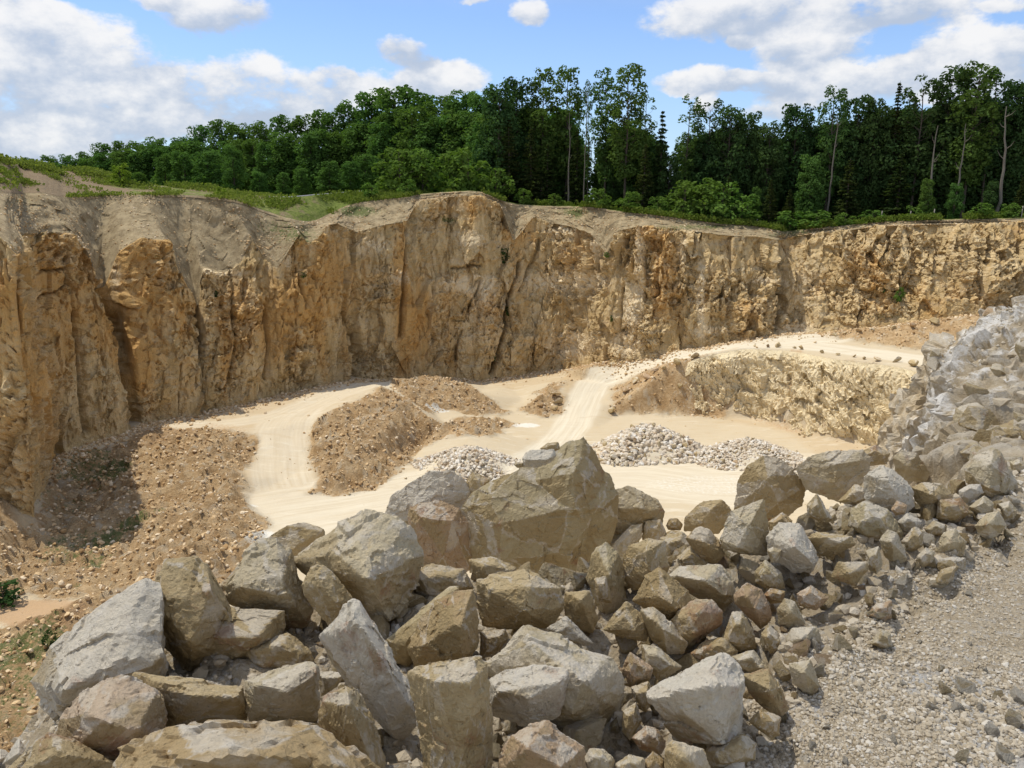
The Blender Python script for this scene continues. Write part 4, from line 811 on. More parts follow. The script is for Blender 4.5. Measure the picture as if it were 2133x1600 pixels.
# trees deeper in the wood, which close it to the eye
rr_ = random.Random(5)
for row, (d0, step) in enumerate([(15, 25), (23, 30), (34, 34)]):
    px = 1010+row*13
    while px < 2230:
        near_gap = 1205 < px < 1250 or 1375 < px < 1412
        if not (near_gap and True):
            ty = np.interp(px, [1010,1080,1180,1225,1300,1400,1500,1590,1700,1800,1900,2000,2100,2240], [235,225,235,340,260,300,265,292,262,255,225,215,225,225])+rr_.uniform(-6, 22)+row*4
            place_tree(('dark%d' % rr_.randrange(4)) if px > 1330 else 'edge%d' % rr_.randrange(5), px+rr_.uniform(-7, 7), d0+rr_.uniform(-2, 3), ty, 'broadleaf_tree', 'dark leafy tree deeper in the wood behind the edge trees', 'tree', G_BACK, 1.25, seed=px)
        px += step
for i in range(20):
    px = 20+i*21+rr_.uniform(-5, 5); ty = np.interp(px, [0,150,220,420], [342,338,318,292])+rr_.uniform(0, 14)
    place_tree('edge%d' % (i % 5), px, np.interp(px, [0,420], [150,90])+rr_.uniform(-4, 4), ty, 'broadleaf_tree', 'far leafy tree in the low rows behind the grassy hump at left', 'tree', 'far trees behind the grassy hump', 1.7, seed=i*1.9)
for i in range(26):
    px = 420+i*23.5+rr_.uniform(-6, 6); ty = np.interp(px, [400,550,650,750,830,900,1000], [300,290,275,255,225,235,235])+rr_.uniform(0, 30)
    place_tree('edge%d' % (i % 5), px, np.interp(px, [420,700,1010], [90,60,28])+rr_.uniform(-4, 4), ty, 'broadleaf_tree', 'leafy tree in the second row of the left wood', 'tree', 'second row trees of the left wood', 1.35, seed=i*1.3)
# pale trunks
for i, (px, ty, dy, wdx, lab) in enumerate([(2073,222,4.5,1,'bleached dead trunk with broken branch stubs near the right picture edge'),(1722,240,6,.7,'bare pale trunk standing above the right cliff'),(1930,262,6,.8,'grey bare trunk between the pointed spruce and the dead trunk'),(1985,258,7,.7,'slim grey bare trunk left of the dead trunk'),(1182,235,5,.6,'slim pale trunk in front of the tall bright crowns'),(1214,175,6,.45,'whip thin bare trunk in the sky gap')]):
    p = land(px, dy); d = ray(px, ty); H = CAMZ+d[2]/d[1]*p[1]-p[2]; v, f = dead_tree(500+i, H)
    o = addobj('bare_trunk', mesh_np('bare_trunk', v*np.array((wdx, wdx, 1)), f, M_DEAD), loc=p); tag(o, lab, 'dead tree')
# bushes along the rim
BUSH = [(255,343,-1,'lime0',1.3,'young lime green bush alone on the left bank'),(80,392,1,'lime1',1.5,'small yellow green bush on the grey slope at far left'),(460,390,1.5,'lime1',1.5,'low yellow green bush at the end of the soil slope'),(775,382,1.5,'bush0',1.6,'low green bush right of the grey pipe'),(850,376,1.5,'bush1',1.5,'round green bush above the central cliff'),(830,310,7,'bush2',1.25,'large leafy bush under the largest domed tree'),(880,318,6,'bush3',1.3,'leafy bush second in the bushy belt under the domed trees'),(935,322,6,'bush0',1.3,'leafy bush third in the bushy belt under the domed trees'),(975,316,5,'bush1',1.2,'tall bush left of the dark edge trees'),(1030,350,4,'bush2',1.2,'bush right of the highest orange rock outcrop'),
 (1090,395,1.2,'bush3',1.4,'low bush left of the hanging soil fans'),(1155,405,1,'bush0',1.5,'tuft like bush on the rim above the soil fan'),(1245,395,1.3,'bush1',1.5,'bright bush on the rim below the tallest tree'),(1310,400,1.4,'bush2',1.4,'low bush right of the bright rim bush'),(1425,382,2.5,'bush3',1.3,'left part bush of the pale willowy thicket'),(1465,378,3,'bush0',1.3,'middle bush of the pale willowy thicket'),(1505,386,2.6,'bush1',1.3,'right bush of the pale willowy thicket'),(1545,405,2.4,'bush2',1.3,'small bush left of the small edge spruce'),(1368,412,2,'bush3',1.4,'low dark bush left of the willowy thicket'),
 (1700,440,1.2,'bush0',2.2,'low spreading bush right of the cliff notch'),(1760,445,1.0,'bush1',2.2,'flat green bush hanging over the right cliff'),(1815,438,1.4,'bush2',1.9,'low bush left of the first fence post'),(1905,430,3,'bush3',1.6,'bush between the fence posts'),(2040,425,.8,'bush1',1.8,'bush spilling over the right cliff edge'),(2100,425,2,'bush0',1.7,'low bush near the last fence post'),(1645,442,1.6,'bush3',2.0,'low bush in the cliff notch')]
for i, (px, ty, dy, key, wd, lab) in enumerate(BUSH):
    if dy == -1: dy = 8.5
    place_tree(key, px, dy, ty, 'bush', lab, 'bush', None, wd, seed=i*1.9, parts=('foliage', 'stem'))
def plant_at(key, P, H, label, wd=1.0, name='ledge_plant'):
    r = bpy.data.objects.new(name, None); COL.objects.link(r); s = H/PROTO[key]['H']; r.location = P; r.scale = (s*wd, s*wd, s); r.rotation_euler = (0, 0, P[0]*3 % 6)
    tag(r, label, 'plant'); addobj('foliage', PROTO[key]['crown'], r); addobj('stem', PROTO[key]['wood'], r)
GV = VCL.reshape(NRR, NC, 3); qx, qy = topix(np.where(GV[..., 1:2] > 5, GV, np.array((0, 50., 0.))))
def cliff_at(px, py):
    d = (qx-px)**2+(qy-py)**2+1e6*(GV[..., 1] < 30); k = np.unravel_index(np.argmin(d), d.shape); return GV[k]+np.r_[nrm[k[1]], 0]*0.15
for (px, py, H, wd, key, lab) in [(1050,548,2.0,1.3,'ivy0','dark clump of ivy high in the central cliff crack'),(1058,658,1.4,.7,'ivy1','small dark plant lower in the central cliff crack'),(1030,752,.8,.8,'ivy0','tiny dark plant near the foot of the central crack'),(1276,670,.8,.8,'ivy1','tiny dark plant on the cliff above the ramp'),(1265,537,.7,1.3,'bush0','small green tuft on the soil fan'),(1873,628,1.6,.8,'bush1','grey green plant on the right cliff'),(450,618,.7,1,'ivy1','small plant beside the deep left crack'),(630,578,.6,1.8,'ivy0','dark tufts on a ledge of the left cliff'),(1840,610,.6,1,'ivy0','tiny plant left of the grey green one on the right cliff')]:
    plant_at(key, cliff_at(px, py), H, lab, wd)
for (px, py, H, wd, key, lab) in [(0,1262,1.6,2.0,'ivy0','dark green bush on the quarry floor at the left picture edge'),(108,1350,1.0,1.0,'ivy1','small green plant with yellow leaves below the orange soil')]:
    q = HFLOOR.hit(px, py, 24, 116); plant_at(key, q-np.array((0, 0, .05)), H, lab, wd, 'floor_plant')
# pipe and fence posts on the rim
pp = []
for (px, py) in [(560,420),(590,419),(620,416),(650,412),(690,409),(722,403),(760,400)]:
    p = land(px, 7.0); d = ray(px, py-2); p[2] = max(CAMZ+d[2]/d[1]*p[1], p[2]+.1); pp.append(p)
v, f = tube(catmull(pp, 60), [0.075]*60, 8); tag(addobj('pipe', mesh_np('pipe', v, f, M_PIPE)), 'long pale grey pipe lying along the grassy rim', 'pipe')
for i, (px, h, lab) in enumerate([(1835,1.5,'fence post standing left of all others on the right rim'),(1895,1.3,'second fence post from the left on the right rim'),(1944,1.4,'third fence post from the left on the right rim'),(2127,1.4,'fence post nearest the right picture edge'),(1576,1.5,'lone post left of the small edge spruce')]):
    p = land(px, 1.2); v, f = tube([p-np.array((0, 0, .3)), p+np.array((0, 0, h*.5)), p+np.array((.03, 0, h)), p+np.array((.03, 0, h+.04))], [.07, .065, .06, .01], 8)
    tag(addobj('fence_post', mesh_np('fence_post', v, f, M_POST)), lab, 'fence post', 'fence posts on the right rim')
# grass and weeds on the rim
rng = np.random.default_rng(77); C = []; Nn = []; T = []; S_ = []
def strip(pa, pb, d0, d1, n, h, t0, clump=1.0):
    for _ in range(n):
        px = rng.uniform(pa, pb); p = land(px, rng.uniform(d0, d1)); 
        if vnoise(np.array(p[0]*.35*clump), np.array(p[1]*.35*clump), np.array(0.), 7) < -0.1: continue
        m = rng.integers(4, 8); hh = h*rng.uniform(.5, 1.3)
        q = p+np.column_stack([rng.normal(0, .22, m), rng.normal(0, .22, m), rng.uniform(.1, 1, m)*hh]); C.append(q); Nn.append(rng.normal(0, 1, (m, 3))*np.array((1, 1, .3))); T.append(np.clip(rng.normal(t0, .2, m), 0, 1)); S_.append(np.full(m, .11+.08*h))
strip(-60, 240, 13, 18, 1300, .7, .75); strip(-60, 240, 1, 13, 380, .3, .7); strip(200, 620, 1.2, 12, 1300, .4, .7); strip(230, 460, 8, 14, 600, .7, .5); strip(560, 900, .2, 6, 1500, .5, .45); strip(1030, 1640, -.5, 3.2, 3200, .7, .25); strip(1630, 2200, -.4, 3, 2600, .7, .15); strip(700, 1060, -.4, 1.5, 700, .5, .4); strip(100, 700, -.5, .6, 500, .35, .7); strip(0, 130, 4, 12, 500, .4, .6)
C = np.concatenate(C); v, f = leaf_quads(C, np.concatenate(Nn), np.concatenate(S_), rng, .4)
tag(addobj('rim_grass', mesh_np('rim_grass', v, f, M_GRASS, {'tint': np.repeat(np.concatenate(T), 4)}, smooth=False)), 'yellow green grass and weeds along the quarry rim', 'grass', kind='stuff')
# ------------------------------------------------------------------ the haul path the camera stands on and the heap it borders
PATHZ = 22.5
FP = []
for (px, py) in [(1545,1620),(1610,1520),(1690,1430),(1780,1355),(1860,1290),(1990,1200),(2133,1110),(2300,1020),(2700,900)]: FP.append(PZ(px, py, PATHZ))
P0 = list(FP)
for p in [(3,-4),(0,-4),(-3,-4),(14,-4),(30,-4),(-12,-4),(6,1),(10,2),(16,4),(30,10),(30,18),(8,4),(3,1),(1,0),(-1,0)]: P0.append(np.array((p[0], p[1], PATHZ)))
P0 += [np.array((0.9, 2.35, PATHZ)), np.array((-.6, 2.0, PATHZ)), np.array((-3, 1.2, PATHZ)), np.array((-8, 0, PATHZ))]
CR_ = [(-500,1700,3.0),(60,1530,3.75),(200,1380,4.45),(420,1260,5.0),(700,1210,5.15),(1000,1170,5.2),(1200,1180,5.1),(1350,1150,5.2),(1500,1130,5.25),(1650,1075,5.45),(1850,1045,5.8),(2000,1010,6.4),(2133,995,6.8),(2400,940,8),(2900,900,10)]
for (px, py, y) in CR_: P0.append(PY(px, py, y))
for (px, py, y) in [(300,1540,3.55),(600,1460,3.75),(900,1440,3.8),(1200,1440,3.75),(1450,1400,3.95),(1600,1290,4.5),(1800,1170,4.95),(2000,1090,5.7),(800,1620,2.95),(1200,1620,2.95),(300,1640,3.1)]: P0.append(PY(px, py, y)-np.array((0, 0, .03)))
def out(p, d, z): q = np.array(p[:2]); n = np.array((-0.25, 1.0)) if p[0] > -2 else np.array((-.8, .6)); n = n/np.linalg.norm(n); q = q+n*d; return np.array((q[0], q[1], z))
for (px, py, y) in CR_:
    p = PY(px, py, y)
    if px < 1900:
        P0 += [out(p, 1.0, p[2]-.7), out(p, 3, p[2]-3.2), out(p, 7, 15), out(p, 12, 8), out(p, 18, -.5)]
    else: P0 += [out(p, 1.2, p[2]-.5), out(p, 3.0, p[2]-1.6), out(p, 6, p[2]-5), out(p, 12, 12), out(p, 18, 4)]
for p in [(-40,-4,22.5),(-40,6,14),(-40,14,0),(-20,2,20),(40,-4,22.5),(40,25,21.5),(42,40,12)]: P0.append(np.array(p, float))
hx = np.arange(-16, 22, 0.05); hy = np.arange(-3, 27, 0.05)
tinp = TIN(P0); Zp = tinp.grid(hx, hy); Zp = np.where(np.isnan(Zp), 0, Zp); Zp = blur(Zp, 3)
HX, HY = np.meshgrid(hx, hy)
foot = [tuple(p[:2]) for p in FP]; foot = [(0.9, 2.35)]+foot
fd, fs, _ = line_dist(HX, HY, foot)
onpath = smooth01(fd*np.where((HX-HY*0.5 > -0.6), fs, -1), -0.1, 0.35)
heap = 1-onpath
fa, ca, ea = facet2(HX/0.22, HY/0.22, 301, 1.2, True)
HSURF = HF(hx, hy, Zp.copy())
Zp = Zp + heap*(0.09*fa+0.12*fbm(HX/.6, HY/.6, s=305)-0.13*smooth01(fd, 0.15, 0.7)) + onpath*(0.03*fbm(HX/1.2, HY/1.2, s=303, oct=5)+0.012*fbm(HX/0.12, HY/0.12, s=304, oct=3))
whitep = np.zeros_like(HX)
def onp(px, py): return PZ(px, py, PATHZ)[:2]
for (px, py, rx, a) in [(2050,1480,.35,1.1),(2110,1540,.3,1),(1970,1440,.3,.9),(2100,1420,.3,.6),(2080,1590,.25,1.2),(1780,1480,.25,.35),(1690,1480,.14,.9),(1900,1530,.25,.3),(2040,1200,.5,.3)]:
    c = onp(px, py); whitep = np.maximum(whitep, a*smooth01(1-np.hypot(HX-c[0], HY-c[1])/rx/1.5, 0, .7))
HP = HF(hx, hy, Zp)
jm = (hx < 21.9)
pmesh = mesh_np('path', np.stack([HX, HY, Zp], -1).reshape(-1, 3), grid_faces(len(hy), len(hx)), M_PATH, {'white': whitep.ravel()})
tag(addobj('path', pmesh), 'crushed stone haul path on the quarry bench', kind='structure')
# wide bench top behind and beside the camera
bv = np.array([(-60,-60,PATHZ-.02),(80,-60,PATHZ-.02),(80,-2.9,PATHZ-.02),(-60,-2.9,PATHZ-.02),(21.5,-2.9,PATHZ-.03),(80,-2.9,PATHZ-.03),(80,22,PATHZ-.6),(21.5,22,PATHZ-.9)])
tag(addobj('bench', mesh_np('bench', bv, np.array([(0,1,2,3),(4,5,6,7)]), M_PATH, {'white': np.zeros(8)})), 'level quarry bench around the camera', kind='structure')
# ------------------------------------------------------------------ blasted bank on the right
BK = [[(1905,1010,8.6),(1960,992,8.8),(2030,985,9.3),(2133,975,9.8),(2350,960,10.5),(2800,940,11)],
      [(1893,968,12.5),(1945,935,12.2),(2030,915,11.6),(2133,905,11.4),(2350,880,11.4),(2800,860,12)],
      [(1893,925,17),(1955,893,16),(2035,865,14.5),(2133,845,13.8),(2350,800,13),(2800,780,13)],
      [(1932,858,20.5),(1985,833,19.3),(2055,806,17.6),(2133,780,16.6),(2350,740,15.5),(2800,710,15)],
      [(1962,790,24),(2010,768,22.5),(2070,745,21),(2133,720,20),(2350,680,18.5),(2800,650,18)],
      [(2000,722,27),(2040,705,26),(2085,680,24.8),(2133,662,23.5),(2350,620,22),(2800,600,22)],
      [(2032,684,30),(2065,672,29),(2100,655,28),(2133,640,27),(2350,600,25),(2800,585,25)]]
A = np.array([[PY(*p) for p in r] for r in BK])
Q = [p for r in A for p in r]
for r in A: Q += [r[0]+np.array((-0.15, 0.05, -1.3)), r[0]+np.array((-0.4, 0.15, -4.5)), r[0]+np.array((-1.0, .5, -9)), r[0]+np.array((-4, 2, -13))]
Q += [p+np.array((0.2, 2.0, -.3)) for p in A[-1]]+[p+np.array((1, 8.0, -5)) for p in A[-1]]+[p+np.array((0, -1.3, -.9)) for p in A[0]]+[p+np.array((0, -4, -3)) for p in A[0]]
kx = np.arange(4.5, 30, 0.065); ky = np.arange(5.5, 37, 0.065)
ZK = TIN(Q).grid(kx, ky); ZK = np.where(np.isnan(ZK), 8, ZK); ZK = blur(ZK, 9)
KX, KY = np.meshgrid(kx, ky); PB = np.stack([KX, KY, ZK], -1).reshape(-1, 3)*np.array((1, .8, 1.0))
b1 = facet3(PB/2.1, 401, 1.3).reshape(KX.shape); b2 = facet3(PB/.8, 411, 1.4).reshape(KX.shape); b3 = facet3(PB/.32, 421, 1.4).reshape(KX.shape); k2 = b2*.7+.5; k3 = b3*.7+.5
amp_ = 0.25+0.35*smooth01(KY, 9, 17)
dK = amp_*(0.7*b1+0.42*b2+0.22*b3+0.5*fbm(KX/2.2, KY/2.2, s=430, oct=4))
zy, zx = np.gradient(blur(ZK, 20), 0.065); nk = np.stack([-zx, -zy, np.ones_like(zx)], -1); nk /= np.linalg.norm(nk, axis=2)[..., None]
BG2 = np.stack([KX, KY, ZK], -1)+nk*dK[..., None]
bkx, bky = topix(BG2)
ridge = np.zeros_like(dd)
for pts, wd, a in [([(2133,640),(2030,690),(1985,745),(1960,800),(1935,860),(1890,930)], 26, .75),([(2133,700),(2060,760),(2010,800)], 12, .5),([(2133,770),(2050,830),(1960,880)], 12, .45),([(2133,655),(2080,690),(2040,730)], 14, .6)]:
    d, _, _ = line_dist(bkx, bky, pts); ridge = np.maximum(ridge, a*np.exp(-(d/wd)**2))
bm_ = mesh_np('bank', BG2.reshape(-1, 3), grid_faces(*BG2.shape[:2]), M_BANK, {'cell': (k2*.5+k3*.5).ravel(), 'white': (ridge+0.05).ravel()}, smooth=False)
tag(addobj('bank', bm_), 'blasted rock bank with streaks of white powder at the right', kind='structure')
def bank_at(px, py):
    d = (bkx-px)**2+(bky-py)**2+(BG2[..., 1] > 31)*1e6; k = np.unravel_index(np.argmin(d), d.shape); return BG2[k]

# ------------------------------------------------------------------ boulders
_ico = {}
def ico(n):
    if n not in _ico:
        bm = bmesh.new(); bmesh.ops.create_icosphere(bm, subdivisions=n, radius=1.0)
        _ico[n] = (np.array([v.co[:] for v in bm.verts]), np.array([[v.index for v in f.verts] for f in bm.faces])); bm.free()
    return _ico[n]
def hull_planes(P):
    bm = bmesh.new(); [bm.verts.new(tuple(p)) for p in P]
    bmesh.ops.convex_hull(bm, input=bm.verts, use_existing_faces=False)
    n = []; h = []
    for f in bm.faces:
        f.normal_update(); nn = np.array(f.normal[:]); c = np.array(f.calc_center_median()[:])
        if np.linalg.norm(nn) < .5 or f.calc_area() < 1e-7: continue
        hh = nn@c
        if hh < 0: nn, hh = -nn, -hh
        n.append(nn); h.append(max(hh, 1e-3))
    bm.free(); return np.array(n), np.array(h)
def radial(dirs, P, k=220, ncut=5, seed=0, cut=(0.88, 0.985)):
    n, h = hull_planes(P); rng = np.random.default_rng(seed)
    if ncut:
        cn = rng.normal(0, 1, (ncut, 3)); cn /= np.linalg.norm(cn, axis=1)[:, None]; sup = (P@cn.T).max(0)
        n = np.r_[n, cn]; h = np.r_[h, sup*rng.uniform(cut[0], cut[1], ncut)]
    q = np.maximum(dirs@n.T/h, 1e-4); m = len(dirs); i1 = q.argmax(1); ar = np.arange(m); q1 = q[ar, i1].copy(); q[ar, i1] = 0; i2 = q.argmax(1); q2 = q[ar, i2]
    def rel(i): z = i*3.7+seed; return 0.034*fbm(dirs[:, 0]*2.4, dirs[:, 1]*2.4, dirs[:, 2]*2.4+z, seed, 4, .6)
    q1 = q1*(1+rel(i1)); q2 = q2*(1+rel(i2)); idx = np.where(q1 > q2, i1, i2)
    mx = np.maximum(q1, q2); mn = np.minimum(q1, q2)
    return 1/(mx*(1+(mn/mx)**k)**(1/k)), idx, rng.uniform(0, 1, len(h)+1), smooth01(mn/mx, 0.982, 0.999), n[:, 2]
def rock_mesh(name, hulls, sub, seed, rough=1.0, ncut=5):
    allP = np.concatenate(hulls); c = (allP.min(0)+allP.max(0))/2; ext = (allP.max(0)-allP.min(0))/2+1e-4
    D, F = ico(sub); best = None; fac = None
    for i, P in enumerate(hulls):
        r, idx, rv, ed, nz_ = radial(D, (P-c)/ext, seed=seed+i*7, ncut=ncut); fv = rv[idx]; up_ = nz_[idx]
        if best is None: best, fac, edg, upw = r, fv, ed, up_
        else: m = r > best; best = np.where(m, r, best); fac = np.where(m, fv, fac); edg = np.where(m, ed, edg); upw = np.where(m, up_, upw)
    V = D*best[:, None]*ext; size = float(np.mean(ext)); q = V/size+seed*3.7
    nr = V/ext**2; nr /= np.linalg.norm(nr, axis=1)[:, None]
    dsp = 0.042*facet3(q*1.6, seed, 1.3)+0.024*facet3(q*4.2, seed+9, 1.4)+0.020*fbm(q[:, 0]*1.1, q[:, 1]*1.1, q[:, 2]*1.1, seed, 4)
    if sub >= 5: dsp = dsp+0.009*facet3(q*10, seed+19, 1.4)+0.004*fbm(q[:, 0]*12, q[:, 1]*12, q[:, 2]*12, seed+5, 3)
    V = V+nr*(dsp*size*rough)[:, None]
    crust = fbm(q[:, 0]*.9, q[:, 1]*.9, q[:, 2]*.9, seed+3, 3)
    return mesh_np(name, V, F, M_ROCK, {'facet': fac, 'crust': crust, 'edge': edg, 'toplit': smooth01(upw, .35, .8)}, smooth=False), c  # last attribute marks upward facets for the painted top light
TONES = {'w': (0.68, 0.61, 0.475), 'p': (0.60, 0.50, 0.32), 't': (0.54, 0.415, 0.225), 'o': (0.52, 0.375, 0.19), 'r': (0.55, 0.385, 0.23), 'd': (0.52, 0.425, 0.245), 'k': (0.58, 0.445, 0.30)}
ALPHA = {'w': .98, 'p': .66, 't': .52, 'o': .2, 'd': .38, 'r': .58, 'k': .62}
HEAPD = lambda px, py: HSURF.hit(px, py, 1.5, 12, 1200)[1]
def boulder(label, tone, outl, inner=(), off=0.0, thick=None, sub=6, seed=1, extra=None, D=None, cat='boulder', rough=1.0, tilt=0.0, group=None, name='boulder'):
    sc_ = lambda L_: [(L_m[0]+(a-L_m[0])*1.035, L_m[1]+(b-L_m[1])*1.035) for L_m in [np.mean(np.array(L_, float), 0)] for a, b in L_]
    outl = sc_(outl)
    if extra: extra = [(sc_(e), n_) for e, n_ in extra]
    o = np.array(outl, float); cx, cy = o[:, 0].mean(), o[:, 1].mean(); w_, h_ = np.ptp(o[:, 0]), np.ptp(o[:, 1])
    if D is None: D = HEAPD(cx, min(cy+0.30*h_, 1640))-0.0+off
    sc = D/math.cos(math.radians(20))/FPX
    th = thick if thick is not None else 0.46*min(w_, h_)*sc*1.05
    def cloud_pts(ol, inn):
        ol = np.array(ol, float); mx_, my_ = ol.mean(0); pts = []
        for (px, py) in ol: pts.append(PY(px, py, D-(py-my_)*tilt*sc))
        for (px, py) in ol:                                    # the back of the stone, a little smaller
            pts.append(PY(mx_+(px-mx_)*.72, my_+(py-my_)*.72, D+th*0.9))
        for (px, py, dd_) in inn: pts.append(PY(px, py, D-abs(dd_)*2.0*th))
        if not len(inn):
            for (px, py) in ol: pts.append(PY(mx_+(px-mx_)*.55, my_+(py-my_)*.5+h_*0.04, D-th*0.6))
        return np.array(pts)
    hulls = [cloud_pts(outl, inner)]
    if extra: hulls += [cloud_pts(e, inn) for e, inn in extra]
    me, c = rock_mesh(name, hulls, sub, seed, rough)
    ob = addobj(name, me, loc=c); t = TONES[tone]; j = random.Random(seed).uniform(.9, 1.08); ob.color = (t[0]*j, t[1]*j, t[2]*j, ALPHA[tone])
    tag(ob, label, cat, group); return ob
